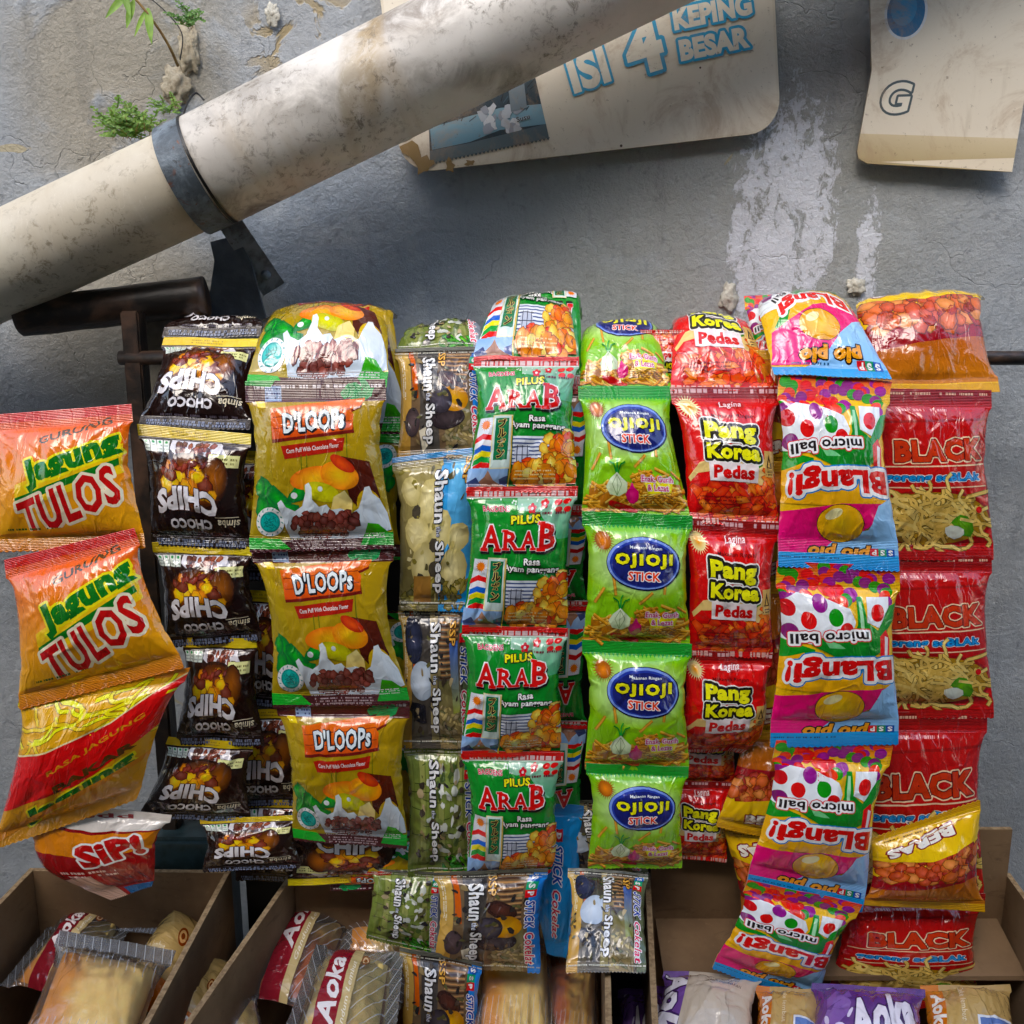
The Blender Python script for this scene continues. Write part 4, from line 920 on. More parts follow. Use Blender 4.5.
def pipe_mat(name, a, b, dirt, up_dir, stain=True):
    s = NT(name); tc = s.n('ShaderNodeTexCoord'); v = tc.outputs['Object']; sep = s.n('ShaderNodeSeparateXYZ'); s.l(v, sep.inputs[0])
    n = s.noise(v, 6, 4, .6); base = s.mix(s.ramp(n, .35, .65), lin(a), lin(b))
    # run marks across the pipe
    along = s.n('ShaderNodeVectorMath', operation='DOT_PRODUCT'); s.l(v, along.inputs[0]); along.inputs[1].default_value = tuple(up_dir)
    cmb = s.n('ShaderNodeCombineXYZ'); s.l(s.math('MULTIPLY', along.outputs['Value'], 30), cmb.inputs[0]); s.l(s.math('MULTIPLY', sep.outputs[2], 5), cmb.inputs[2])
    base = s.mix(s.math('MULTIPLY', s.ramp(s.noise(cmb.outputs[0], 1, 5, .6), .5, .78), .45), base, lin('#d8d2c4'))
    cmb2 = s.n('ShaderNodeCombineXYZ'); s.l(s.math('MULTIPLY', along.outputs['Value'], 17), cmb2.inputs[0]); s.l(s.math('MULTIPLY', sep.outputs[2], 4), cmb2.inputs[2]); cmb2.inputs[1].default_value = 4
    base = s.mix(s.math('MULTIPLY', s.ramp(s.noise(cmb2.outputs[0], 1, 5, .6), .56, .8), .5), base, lin('#a3875a'))
    if stain:
        P = lambda x, y: tuple(at(x, y, .1)[[0, 2]])
        for (x, y, rx, rz, c_, k) in ((405, 12, .07, .035, '#6e6050', .8), (372, 60, .016, .07, '#a08550', .75), (352, 95, .010, .06, '#a08a5c', .6), (290, 205, .13, .014, '#5f5648', .75), (560, 78, .2, .014, '#6a6152', .6), (250, 100, .14, .03, '#8d877e', .7)):
            base = s.mix(s.math('MULTIPLY', s.blob(sep, P(x, y), (rx, rz), .6), s.math('MULTIPLY', s.ramp(s.noise(v, 25, 6, .7, .6), .3, .62), k)), base, lin(c_))
    g = s.ramp(s.noise(v, 90, 7, .8, .5), .50, .64); gm = s.ramp(s.noise(v, 9, 5, .65), .40, .60)
    base = s.mix(s.math('MULTIPLY', s.math('MULTIPLY', g, gm), .75), base, lin(dirt))
    # fine pale scratches
    sv = s.scalev(v, (60, 60, 9)); scr = s.ramp(s.noise(sv, 2.2, 6, .85, 2.5), .58, .64)
    base = s.mix(s.math('MULTIPLY', scr, .35), base, lin('#e2ddd2'))
    s.set(Base_Color=base, Roughness=s.math('ADD', .34, s.math('MULTIPLY', n, .2)), Normal=s.bump(s.math('ADD', s.noise(v, 60, 4, .6), s.math('MULTIPLY', g, .4)), .25, .0012)); return s.m
PY = .13; A0, A1 = V(207, 172, PY), V(700, -72, PY); pd = (A1-A0).normalized(); A1 = A0+pd*1.4
Bl = V(60, 240, PY+.005)
root = empty('drain_pipe', A0, label='thick cream plastic drain pipe running up the wall at a slant', cat='drain pipe')
bm = bmesh.new(); axis_tube(bm, A0, A1, .0585, .0625, 96, 140, .012)
o = bm_obj('upper_section', bm, pipe_mat('pipe_cream', '#dedad3', '#c6c0b7', '#5c5140', pd), root, smooth=True); o.location = -A0
d2 = (A0-Bl).normalized(); Bl2 = A0-d2*.95
bm = bmesh.new(); axis_tube(bm, Bl2, A0+pd*.03, .0525, .054, 80, 60, .012)
o = bm_obj('lower_section', bm, pipe_mat('pipe_yellowed', '#d6cfbd', '#c2b8a4', '#6a5a3e', d2, False), root, smooth=True); o.location = -A0
# collar
def strap_ring(bm, c, d, r, w, th, a0=0, a1=360, n=72):
    e1 = d.cross(Vector((0, 1, 0))).normalized(); e2 = d.cross(e1); rows = []
    for k in range(n+1):
        a = R(a0+(a1-a0)*k/n); u = e1*math.cos(a)+e2*math.sin(a); rr = r*(1+.008*math.sin(a*5))
        rows.append([bm.verts.new(c+u*(rr)+d*s_) if q == 0 else bm.verts.new(c+u*(rr+th)+d*s_) for q, s_ in ((0, -w/2), (0, w/2), (1, w/2), (1, -w/2))])
    for k in range(n):
        for i in range(4): bm.faces.new((rows[k][i], rows[k][(i+1) % 4], rows[k+1][(i+1) % 4], rows[k+1][i]))
    bm.faces.new(rows[0]); bm.faces.new(rows[-1][::-1])
bm = bmesh.new(); strap_ring(bm, A0-d2*.012, d2, .0572, .030, .0018, 0, 359)
o = bm_obj('collar', bm, M_STEEL, root, smooth=False); o.location = -A0
bm = bmesh.new(); strap_ring(bm, A0+pd*.004, pd, .0586, .003, .0012, 0, 359)
o = bm_obj('seam_ring', bm, M_BLACK, root); o.location = -A0

# strap to the wall with a rivet, slate flap, ledge of the rack
wst = empty('wall_strap', V(262, 262, .2), label='flat zinc strap with a rivet slanting off the pipe collar', cat='metal strap')
L0 = V(262, 262, .2)
bm = bmesh.new(); slab_bm(bm, [V(205, 205, .19)-L0, V(226, 196, .19)-L0, V(285, 283, .235)-L0, V(264, 296, .235)-L0], .003, (0, -1, 0))
bm_obj('strap', bm, M_STEEL, wst)
bm = bmesh.new(); bmesh.ops.create_uvsphere(bm, u_segments=14, v_segments=8, radius=.006, matrix=Matrix.Translation(V(266, 275, .224)-L0)); bm_obj('rivet', bm, M_STEEL, wst, smooth=True)
bm = bmesh.new(); pts = [(212, 243), (238, 236), (252, 262), (268, 322), (200, 330), (212, 290), (216, 262)]
slab_bm(bm, [V(x, y, .215+.0*y) for x, y in pts], .006, (0, -1, .1)); tag(bm_obj('slate_flap', bm, M_FLAP), 'dark slate grey sheet hanging under the pipe collar', 'sheet')
rk = empty('display_rack', V(512, 330, .13), label='sooty dark wooden rack whose rail carries the snack packets', cat='rack'); L0 = V(512, 330, .13)
bm = bmesh.new(); axis_tube(bm, V(20, 318, .15)-L0, V(206, 296, .17)-L0, .021, .023, 20, 30, .06); bm_obj('beam_end', bm, M_DARK, rk, smooth=True)
bm = bmesh.new(); axis_tube(bm, V(120, 358, .128)-L0, V(1120, 358, .128)-L0, .008, .008, 18, 8, .04); bm_obj('rail', bm, M_DARK, rk, smooth=True)
for x, nm in ((134, 'post'), (1120, 'post')):
    a = V(x, 300, .13); bm = bmesh.new(); box_bm(bm, (a.x-.014, .122, 0), (a.x+.006, .146, a.z-.012), .002)
    for v in bm.verts: v.co -= L0
    bm_obj(nm, bm, M_DARK, rk)
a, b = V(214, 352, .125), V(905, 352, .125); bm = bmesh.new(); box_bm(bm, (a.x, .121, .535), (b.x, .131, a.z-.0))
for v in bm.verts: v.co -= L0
bm_obj('gap_shade_board', bm, simple('gap_shade_black', '#15120f', '#1f1a16', .7, 12), rk)  # dark board added so the gaps between strips read as deep shade
bm = bmesh.new(); slab_bm(bm, [V(140, 316, .2), V(188, 312, .2), V(200, 330, .2), V(172, 395, .2), V(152, 395, .2)], .012, (0, 1, 0))
tag(bm_obj('wall_ledge', bm, simple('pale_stone', '#7d776c', '#958e80', .8, 60, .5)), 'pale stone ledge showing between dark rack post and packets', 'ledge')

# ---- mortar, cable, plants
def lump(name, cx, cy, rx, ry, rz, mat, label, seed, Y=WY-.003):
    bm = bmesh.new(); bmesh.ops.create_icosphere(bm, subdivisions=4, radius=1)
    for v in bm.verts:
        k = 1+.5*mnoise.noise(v.co*1.6+Vector((seed, 0, 0)))+.28*mnoise.noise(v.co*4+Vector((0, seed, 0)))+.12*mnoise.noise(v.co*11); v.co = Vector((v.co.x*rx*k, v.co.y*ry*k, v.co.z*rz*k))
    o = bm_obj(name, bm, mat, smooth=True); o.location = V(cx, cy, Y); tag(o, label, 'mortar lump'); return o
lump('mortar_lump', 188, 48, .013, .006, .028, M_MORT, 'beige crumbling mortar lump under the little fern', 3)
lump('mortar_lump', 176, 86, .016, .007, .020, M_MORT, 'pale broken mortar at the root of the bare stem', 8)
lump('mortar_lump', 729, 298, .011, .004, .016, M_LUMP, 'white filler blob on wall above red packets', 12)
lump('mortar_lump', 856, 287, .012, .004, .011, M_LUMP, 'small cream filler blob beside the yellow packet', 17)
lump('mortar_lump', 272, 14, .008, .003, .011, M_LUMP, 'white chipped filler spot above the cream pipe', 21)
def curve_tube(name, pts, r, mat, parent=None, r1=None):
    cu = bpy.data.curves.new(name, 'CURVE'); cu.dimensions = '3D'; cu.bevel_depth = 1; cu.bevel_resolution = 3
    sp2 = cu.splines.new('POLY'); sp2.points.add(len(pts)-1)
    for i, (p, q) in enumerate(zip(pts, sp2.points)): q.co = (*p, 1); q.radius = r+((r1 if r1 is not None else r)-r)*i/(len(pts)-1)
    o = bpy.data.objects.new(name, cu); me = o.to_mesh().copy(); o.to_mesh_clear(); bpy.data.objects.remove(o); bpy.data.curves.remove(cu)
    me.materials.clear(); me.materials.append(mat); me.polygons.foreach_set('use_smooth', np.ones(len(me.polygons), bool)); return link(name, me, parent)
def smooth_pts(px, n=8):
    P = [V(*p) for p in px]; out = []
    for i in range(len(P)-1):
        a, b, c, d = P[max(0, i-1)], P[i], P[i+1], P[min(len(P)-1, i+2)]
        for k in range(n): t = k/n; out.append(.5*((2*b)+(c-a)*t+(2*a-5*b+4*c-d)*t*t+(3*b-a-3*c+d)*t**3))
    return out+[P[-1]]
tag(curve_tube('black_cable', smooth_pts([(204, 100, .2), (196, 93, .2), (188, 102, .18), (183, 116, .15)]), .0011, M_BLACK), 'thin black cable bent over the pipe collar', 'cable')
tag(curve_tube('black_cable', smooth_pts([(140, -10, .245), (166, 12, .245), (182, 34, .244), (180, 60, .243)]), .0007, M_BLACK), 'thin dark wire down the wall beside the fern', 'cable')
def leafmat(name, a, b):
    s = NT(name); tc = s.n('ShaderNodeTexCoord'); s.set(Base_Color=s.mix(s.ramp(s.noise(tc.outputs['Object'], 90, 3), .35, .65), lin(a), lin(b)), Roughness=.5)
    s.b.inputs['Subsurface Weight'].default_value = 0.0; tl = s.n('ShaderNodeBsdfTranslucent'); s.put(lin(b), tl.inputs[0]); m = s.n('ShaderNodeMixShader'); m.inputs[0].default_value = .35
    s.l(s.b.outputs[0], m.inputs[1]); s.l(tl.outputs[0], m.inputs[2]); s.l(m.outputs[0], s.out.inputs[0]); return s.m
M_LEAF = leafmat('young_leaf', '#6f9a2c', '#8fb83e'); M_FERN = leafmat('fern_leaf', '#4f7a34', '#6d9a48'); M_STEM = simple('dry_stem', '#7a5a2c', '#a08048', .6, 80)
M_MOSS = leafmat('moss_leaf', '#5c8a34', '#86a848')
def leaf(bm, p, d, n, L, W_, bend=.3):
    d, n = Vector(d).normalized(), Vector(n).normalized(); s_ = d.cross(n).normalized(); rows = []
    for i in range(7):
        t = i/6; w_ = W_*math.sin(math.pi*min(1, t*.93+.05))**.8*(1-.35*t); c = p+d*L*t-n*0+Vector((0, 0, -1))*bend*L*t*t; rows.append((bm.verts.new(c-s_*w_/2+n*w_*.15), bm.verts.new(c), bm.verts.new(c+s_*w_/2+n*w_*.15)))
    for a, b in zip(rows[:-1], rows[1:]):
        bm.faces.new((a[0], a[1], b[1], b[0])); bm.faces.new((a[1], a[2], b[2], b[1]))
def plant(name, label, cat, base): return empty(name, base, label=label, cat=cat)
p0 = V(176, 62, .245); pl = plant('leafy_sprout', 'bare brown stem with long pale green leaves at top left', 'plant', p0)
st_ = smooth_pts([(178, 66, .24), (170, 48, .225), (158, 28, .215), (138, 2, .205), (118, -16, .2)]); o = curve_tube('stem', st_, .0018, M_STEM, pl, .0012); o.location = -p0
bm = bmesh.new()
for (x, y, dx, dz, L, W_) in ((148, 8, .1, -1, .036, .011), (146, 10, -.5, -1, .03, .006), (134, 0, -.3, -1, .03, .010), (150, 22, .1, -1, .024, .004), (128, -6, -.6, -.6, .035, .010), (122, -14, .3, -1, .034, .01)): leaf(bm, V(x, y, .21)-p0, (dx, -.2, dz), (.2, -1, .2), L, W_, .1)
bm_obj('foliage', bm, M_LEAF, pl, smooth=True)
def tuft(name, label, cx, cy, rx, ry, n, L, mat, seed, Y, up=1.0, cat='plant'):
    b = V(cx, cy, Y); rt = plant(name, label, cat, b); r = random.Random(seed); bm = bmesh.new(); bs = bmesh.new()
    for i in range(n):
        p = Vector((r.uniform(-rx, rx), r.uniform(-.012, .0), r.uniform(-ry, ry))); d = Vector((r.uniform(-1, 1), r.uniform(-1.2, -.1), r.uniform(-.2, 1)*up+.2)).normalized(); l = L*r.uniform(.6, 1.3)
        prev = p
        for k in range(1, 7):
            c = p+d*l*k/6+Vector((0, 0, -.25*l*(k/6)**2))
            w = Vector((.0004, 0, 0)); bs.faces.new([bs.verts.new(q) for q in (prev-w, prev+w, c+w, c-w)])
            for s_ in (-1, 1):
                e = Vector((r.uniform(.3, 1)*s_, r.uniform(-.6, .2), r.uniform(-.1, .8))).normalized(); leaf(bm, c, e, (0, -1, .3), l*.20*(1.25-k/7), l*.10, .1)
            prev = c
    bm_obj('foliage', bm, mat, rt, smooth=True); bm_obj('stem', bs, M_STEM, rt); return rt
tuft('small_fern', 'small bright green fern growing from the beige mortar lump', 193, 26, .006, .006, 16, .026, M_FERN, 4, .235)
tuft('wall_weed', 'feathery light green weed on top of the lower pipe', 136, 132, .022, .010, 70, .030, M_MOSS, 6, .15, cat='weed')
tuft('wall_weed', 'sparse green weed sprigs just above the grey collar', 172, 112, .010, .006, 16, .022, M_MOSS, 9, .17, cat='weed')
tuft('wall_weed', 'low olive weed under the dark beam end', 190, 322, .012, .006, 22, .014, leafmat('olive_leaf', '#4a4a24', '#5c5a2c'), 11, .19, cat='weed')

# ---- painted tin signs on the wall
def flat_print(a, quad, root, o0, name, th=.002, mask=None):
    """lay a print flat on a quad (tl, tr, br, bl)"""
def sign_mat(name, c1, c2, dirt):
    s = NT(name); at_ = s.n('ShaderNodeAttribute', attribute_name='Col'); tc = s.n('ShaderNodeTexCoord'); v = tc.outputs['Object']
    g = s.math('MULTIPLY', s.ramp(s.noise(v, 11, 7, .75, .8), .47, .68), .6); c = s.mix(g, at_.outputs['Color'], lin(dirt))
    g2 = s.ramp(s.noise(s.scalev(v, (40, 1, 6)), 1, 4, .65), .6, .78); c = s.mix(s.math('MULTIPLY', g2, .2), c, lin('#8f7a5c'))
    c = s.mix(s.math('MULTIPLY', s.ramp(s.noise(v, 130, 5, .75), .60, .68), .6), c, lin('#6a5236'))
    s.set(Base_Color=c, Roughness=.5, Normal=s.bump(s.math('ADD', s.noise(v, 5, 3, .5), s.math('MULTIPLY', s.noise(v, 60, 4), .05)), .4, .01)); return s.m
M_SIGN = sign_mat('enamel_sign', 0, 0, '#a4886a')
class Flat(Art):
    STEP = .012
    """artwork straight in metres on a plane: x right, y down from the top-left corner"""
    def __init__(s, W, H): Art.__init__(s, W, H, '#ffffff')
def flat_soup(a, name, origin, ex, ez, n, mat, parent, o0, th, outline, back='#8a8478'):
    """triangles of a Flat (mm) placed at origin + ex*x - ez*y, over a board cut to outline (mm)"""
    T = np.concatenate(a.T); ex, ez, n = (np.array(q, float) for q in (ex, ez, n)); P = origin+(T[..., 0:1]*ex-T[..., 1:2]*ez)*.001+n*(T[..., 2:3]*.001+.0001)-o0
    fn = np.cross(P[:, 1]-P[:, 0], P[:, 2]-P[:, 0]); ok = np.linalg.norm(fn, axis=1) > 1e-13; P, T, fn = P[ok], T[ok], fn[ok]; fl = (fn@n) < 0; P[fl] = P[fl][:, [0, 2, 1]]; C = T[..., 3:].copy(); C[fl] = C[fl][:, [0, 2, 1]]
    N = np.broadcast_to(n, P.shape); soup(name, P, N, C, P[..., [0, 2]], mat, parent)
    bm = bmesh.new(); q = [Vector(origin+(x*ex-y*ez)*.001-n*th-o0) for x, y in outline]; slab_bm(bm, q, th*.97, n); return bm
def rounded(x0, y0, x1, y1, r, n=8, only=None):
    out = []
    for cx, cy, a in ((x1-r, y0+r, -90), (x1-r, y1-r, 0), (x0+r, y1-r, 90), (x0+r, y0+r, 180)):
        for k in range(n+1): t = R(a+90*k/n); out.append((cx+r*math.cos(t), cy+r*math.sin(t)))
    return out
# big sign: its foot runs from (400,172) to (775,118) in the photograph
SY = WY-.02; bl = at(402, 174, SY); br = at(781, 131, SY); ex = (br-bl); Ws = np.linalg.norm(ex)*1000; ex /= np.linalg.norm(ex); nrm = np.array([0, -1., 0]); ez = np.cross(ex, np.array([0, 1., 0])); ez /= np.linalg.norm(ez); ez = ez if ez[2] > 0 else -ez
Hs = 300.; org = bl+ez*Hs*.001
def sx(x, y):
    p = at(x, y, SY)-org; return float(p@ex*1000), float(-(p@ez)*1000)
S = Flat(Ws, Hs); out = rounded(0, 0, Ws, Hs, 38); S.cellk = .6; GRES = 6; S.poly(out, '#d6cbb6')
S.poly(rounded(3, 3, Ws-3, Hs-3, 36), '#e2dac8', '#d9cebb')
def st(t, x, y, h_, w_, rot, c='#e2dac8', outs=None, bold=.05, **k):
    X, Y = sx(x, y); S.text(t, X, Y, h_, w_, c, rot, bold, outs if outs is not None else [(.105, '#3a9cc4')], **k)
# worn product picture, mostly a dark blue oblong
q = [sx(428, 95), sx(534, 72), sx(549, 138), sx(430, 163)]; S.poly(q, '#2d3f4a', '#23313a')
S.poly([sx(430, 128), sx(470, 116), sx(500, 108), sx(541, 104), sx(546, 124), sx(500, 130), sx(470, 142), sx(432, 150)], '#7fa4b4', '#5a8396')
gg = random.Random(2)
for i in range(26):
    x_ = gg.uniform(436, 530); X_, Y_ = sx(x_, 106+gg.uniform(-10, 14)-(x_-480)*.18); S.line(X_, Y_, X_+gg.uniform(4, 9), Y_-gg.uniform(4, 10), 1.1, gg.choice(['#141d24', '#3c5664', '#1a262e']))
for i in range(16): X_, Y_ = sx(gg.uniform(478, 520), gg.uniform(108, 130)); S.blob(X_, Y_, 7, 5, gg.choice(['#aeb4bc', '#c4c8cc', '#8d939e']), 8, .4)
S.poly([sx(508, 86), sx(524, 82), sx(527, 108), sx(511, 112)], '#6f7c84'); st('Susu', 523, 118, 6, 16, -9, '#2b3238', [(.05, '#b8c4ca')], .02)
S.poly([sx(430, 151), sx(470, 143), sx(546, 124), sx(549, 138), sx(430, 163)], '#4f6068', '#5f6c70')
for i in range(30):
    a_, b_ = sx(430+i*4, 163-i*.85), sx(434+i*4, 162-i*.85); S.poly([a_, b_, ((a_[0]+b_[0])/2, a_[1]+2.6)], '#566368')
st('ISI', 588, 70, 42, 46, -12); st('4', 643, 46, 62, 44, -10)
bl_ = sx(712, 14)
st('KEPING', 712, 12, 24, 92, -5, '#e2dac8', [(.17, '#2f9dc8')], .06); st('BESAR', 714, 44, 24, 82, -5, '#e2dac8', [(.17, '#2f9dc8')], .06)
for x_, y_, r_ in ((413, 152, 9), (425, 166, 8), (450, 166, 5), (470, 163, 3.6), (408, 130, 7)): X_, Y_ = sx(x_, y_); S.blob(X_, Y_, r_*1.6, r_, '#8f7448', 12, .4)
X_, Y_ = sx(621, 146); S.ell(X_, Y_, 1.6, 1.6, '#4a3828'); X_, Y_ = sx(700, 68); S.ell(X_, Y_, 1.2, 1.2, '#5a4632')
o0 = np.array(at(590, 160, SY)); sg = empty('tin_sign', o0, label='cream rounded sign reading ISI 4 KEPING BESAR half hidden behind the pipe', cat='sign')
bm = flat_soup(S, 'printed_face', org, ex, ez, nrm, M_SIGN, sg, o0, .003, out); bm_obj('board', bm, simple('sign_back', '#8b7f6c'), sg)
# right-hand sign
bl = at(856, 160, SY); br = at(1012, 172, SY); ex = (br-bl); Ws = np.linalg.norm(ex)*1000; ex /= np.linalg.norm(ex); ez = np.cross(ex, np.array([0, 1., 0])); ez = ez if ez[2] > 0 else -ez; org = bl+ez*.3+ex*.0
S = Flat(Ws, 300); tl = sx(869, -60); out = [tl, (Ws, -8), (Ws, 300), (14, 303), (3, 298), (0, 290), (4, 200)]
S.cellk = .6; GRES = 6; S.poly(out, '#e2dac8', '#d9cebb'); S.poly([(1, 270), (Ws, 262), (Ws, 300), (14, 303), (3, 298), (0, 290)], '#cdbd9c', '#a89468')
S.poly([(30, 300), (Ws, 284), (Ws, 300)], '#dccfb8'); X_, Y_ = sx(906, 12); S.ell(X_, Y_, 25, 30, '#d8dde0'); S.ell(X_, Y_, 22, 27, '#1f6a98'); S.ell(X_-3, Y_-4, 15, 19, '#2f86b4')
st('G', 897, 98, 34, 36, -6, '#e2dac8', [(.09, '#47555a')], .03, shear=.2)
o0 = np.array(at(930, 165, SY)); sg = empty('tin_sign', o0, label='cream sign with a blue disc and an outlined letter G at far right', cat='sign')
bm = flat_soup(S, 'printed_face', org, ex, ez, nrm, M_SIGN, sg, o0, .003, out); bm_obj('board', bm, simple('sign_back_worn', '#8b7f6c'), sg)

GRES = 2
# ---- stall table and cartons
RIM = .775
bm = bmesh.new(); box_bm(bm, (-.75, -.62, .50), (.80, .24, .53), .002); tb = empty('stall_table', (0, -.2, 0), label='low dark wooden stall table under the cartons', cat='table'); o = bm_obj('table_top', bm, M_DARK, tb); o.location = (0, .2, 0)
for sx_ in (-.70, .75):
    for sy_ in (-.57, .19): bm = bmesh.new(); box_bm(bm, (sx_-.02, sy_-.02, 0), (sx_+.02, sy_+.02, .499)); o = bm_obj('leg', bm, M_DARK, tb); o.location = (0, .2, 0)
def carton(label, l0, l1, r0, r1, back_extra=0.0, flap=False):
    """left and right rim lines as pixel pairs (far, near)"""
    P = [V(*l0, ('z', RIM)), V(*l1, ('z', RIM)), V(*r1, ('z', RIM)), V(*r0, ('z', RIM))]
    for i, j in ((0, 1), (3, 2)):
        d = (P[j]-P[i]); P[j] = P[i]+d*((-.52-P[i].y)/d.y)
    c = sum(P, Vector())/4; c.z = .531; rt = empty('carton', c, label=label, cat='carton', group='open cardboard cartons on the table'); zb = .532
    def panel(name, a, b, inw, hi=0.0, th=.006):
        bm = bmesh.new(); n = Vector(inw).normalized()*th
        for (u0, u1, m, zz0, zz1) in ((0, th, 0, zb, RIM+hi-.002),):
            lo = [a, b, b+n, a+n]; vs1 = [bm.verts.new(Vector((q.x, q.y, zb))-c) for q in lo]; vs2 = [bm.verts.new(Vector((q.x, q.y, RIM+hi))-c) for q in lo]
            bm.faces.new(vs1); bm.faces.new(vs2[::-1])
            for i in range(4): bm.faces.new((vs1[i], vs2[i], vs2[(i+1) % 4], vs1[(i+1) % 4]))
        o = bm_obj(name, bm, M_CARD, rt); o.data.materials.append(M_CARDE)
        for f in o.data.polygons:
            if f.normal.z > .8: f.material_index = 1
        return o
    cen = (P[0]+P[1]+P[2]+P[3])/4
    panel('side_panel', P[0], P[1], (1, 0, 0)); panel('side_panel', P[3], P[2], (-1, 0, 0)); g = Vector((.0065, 0, 0))
    panel('back_panel', P[0]+g, P[3]-g, (0, -1, 0), back_extra); panel('front_panel', P[1]+g, P[2]-g, (0, 1, 0))
    bm = bmesh.new(); slab_bm(bm, [Vector((q.x, q.y, zb))-c for q in (P[0]+Vector((.008, -.008, 0)), P[1]+Vector((.008, .008, 0)), P[2]+Vector((-.008, .008, 0)), P[3]+Vector((-.008, -.008, 0)))], .004, (0, 0, 1)); bm_obj('floor_panel', bm, M_CARD, rt)
    if flap:
        a, b = P[0]+g*2, P[3]-g*2; bm = bmesh.new(); slab_bm(bm, [a-c+Vector((0, -.004, -.06)), b-c+Vector((0, -.004, -.06)), b-c+Vector((0, -.075, -.085)), a-c+Vector((0, -.075, -.085))], .005, (0, .2, 1)); bm_obj('flap', bm, M_CARD, rt)
    return rt
carton('open cardboard carton of bread in the bottom left corner', (30, 868), (-120, 1024), (231, 870), (149, 1024))
carton('open cardboard carton of wrapped cakes in the bottom middle', (290, 873), (184, 1024), (608, 873), (612, 1024))
carton('open cardboard carton with bare brown back panel at bottom right', (645, 873), (652, 1024), (1010, 873), (1120, 1024), .06, True)
bm = bmesh.new(); a = V(165, 850, .11); box_bm(bm, (a.x-.03, .10, .532), (a.x+.075, .16, a.z+.02), .006); tag(bm_obj('plastic_tub', bm, simple('teal_grey_plastic', '#34484c', '#22302f', .3, 30)), 'dark teal plastic tub standing behind the left carton', 'tub')
# ------------------------------------------------------------------ the packets, strip by strip
def q4(tl, tr, bl, br, y0, y1=None, mid=None):
    y1 = y0 if y1 is None else y1
    r = [(0, *tl, *tr, y0)]
    if mid: r.append(mid)
    return r+[(1, *bl, *br, y1)]
# -- yellow cereal packets: front strip
G = 'cereal packets joined in the front yellow strip'
packet('loops', [(0, 262, 322, 388, 322, .20), (.38, 264, 316, 391, 315, .125), (.7, 254, 340, 392, 338, .065), (1, 246, 391, 386, 391, .02)], 'topmost yellow cereal packet, folded back over the rail at the left', G, 15, cat='cereal packet', name='cereal_packet')
packet('loops', q4((245, 381), (385, 379), (250, 552), (394, 548), .012, .0), 'yellow cereal packet second from the top, orange board logo right below the folded one', G, 17, cat='cereal packet', name='cereal_packet')
packet('loops', [(0, 249, 543, 393, 541, .004), (.55, 266, 632, 396, 630, 0), (1, 273, 708, 410, 703, -.002)], 'tallest yellow cereal packet, third from the top, flaring out at its foot', G, 18, cat='cereal packet', name='cereal_packet')
packet('loops', [(0, 275, 698, 410, 699, .0), (1, 294, 840, 407, 848, .004)], 'lowest yellow cereal packet of the front strip, just above the brown and gold one', G, 17, cat='cereal packet', name='cereal_packet')
G = 'cereal packets in the shaded strip behind the front yellow one'
packet('loops', [(0, 300, 320, 397, 318, .17), (.35, 300, 318, 399, 316, .11), (1, 290, 436, 408, 436, .065)], 'shaded yellow packet peeking out behind the topmost cereal packets', G, 12, flip=False, cat='cereal packet', name='cereal_packet')
packet('loops', q4((286, 432), (404, 432), (290, 560), (402, 560), .065), 'shaded yellow packet whose green corner shows left of the blue sky packet', G, 12, flip=True, cat='cereal packet', name='cereal_packet')
packet('loops', q4((292, 610), (424, 612), (300, 716), (428, 716), .062), 'dark packet in shade, letters peeping between yellow packet and wooden fence packet', G, 11, flip=True, cat='cereal packet', name='cereal_packet')
packet('loops', q4((300, 712), (430, 712), (306, 850), (432, 846), .06), 'lowest shaded yellow packet beside the bottom cereal packet', G, 11, flip=True, cat='cereal packet', name='cereal_packet')
packet('loops', [(0, 330, 832, 428, 838, .035), (1, 330, 892, 428, 886, .03)], 'small folded green and white cereal packet under the lowest yellow one', G, 9, flip=True, cat='cereal packet', name='cereal_packet')

# -- dark chocolate strip
G = 'dark chocolate packets joined in the strip at the left'
k = dict(cat='chocolate packet', name='chocolate_packet')
packet('choco', [(0, 172, 335, 268, 333, .22), (.5, 173, 326, 268, 324, .16), (.85, 166, 325, 263, 323, .12), (1, 162, 338, 260, 336, .105)], 'flattened dark packet at the very top of the chocolate strip', G, 9, **k)
packet('choco', [(0, 164, 337, 260, 339, .10), (1, 138, 425, 250, 430, .03)], 'brightest dark chocolate packet, leaning back under the flattened one', G, 14, **k)
packet('choco', q4((137, 424), (251, 434), (152, 545), (250, 549), .028, .02), 'dark chocolate packet with clear white inverted lettering beside the orange bag', G, 15, **k)
packet('choco', q4((152, 542), (251, 547), (166, 648), (262, 640), .02), 'dark chocolate packet half covered by the slanting orange corn bag', G, 15, **k)
packet('choco', q4((184, 637), (256, 638), (176, 744), (264, 746), .022), 'narrow dark chocolate packet right of the orange and red bag', G, 13, **k)
packet('choco', q4((168, 737), (253, 742), (138, 818), (250, 822), .022), 'wide dark chocolate packet near the strip foot above the tub', G, 13, **k)
packet('choco', [(0, 200, 819, 300, 815, .022), (1, 203, 872, 300, 868, .01)], 'tilted dark chocolate packet at the lower end above the carton gap', G, 11, **k)
G = 'dark chocolate packets hanging in shade behind the cereal strip'
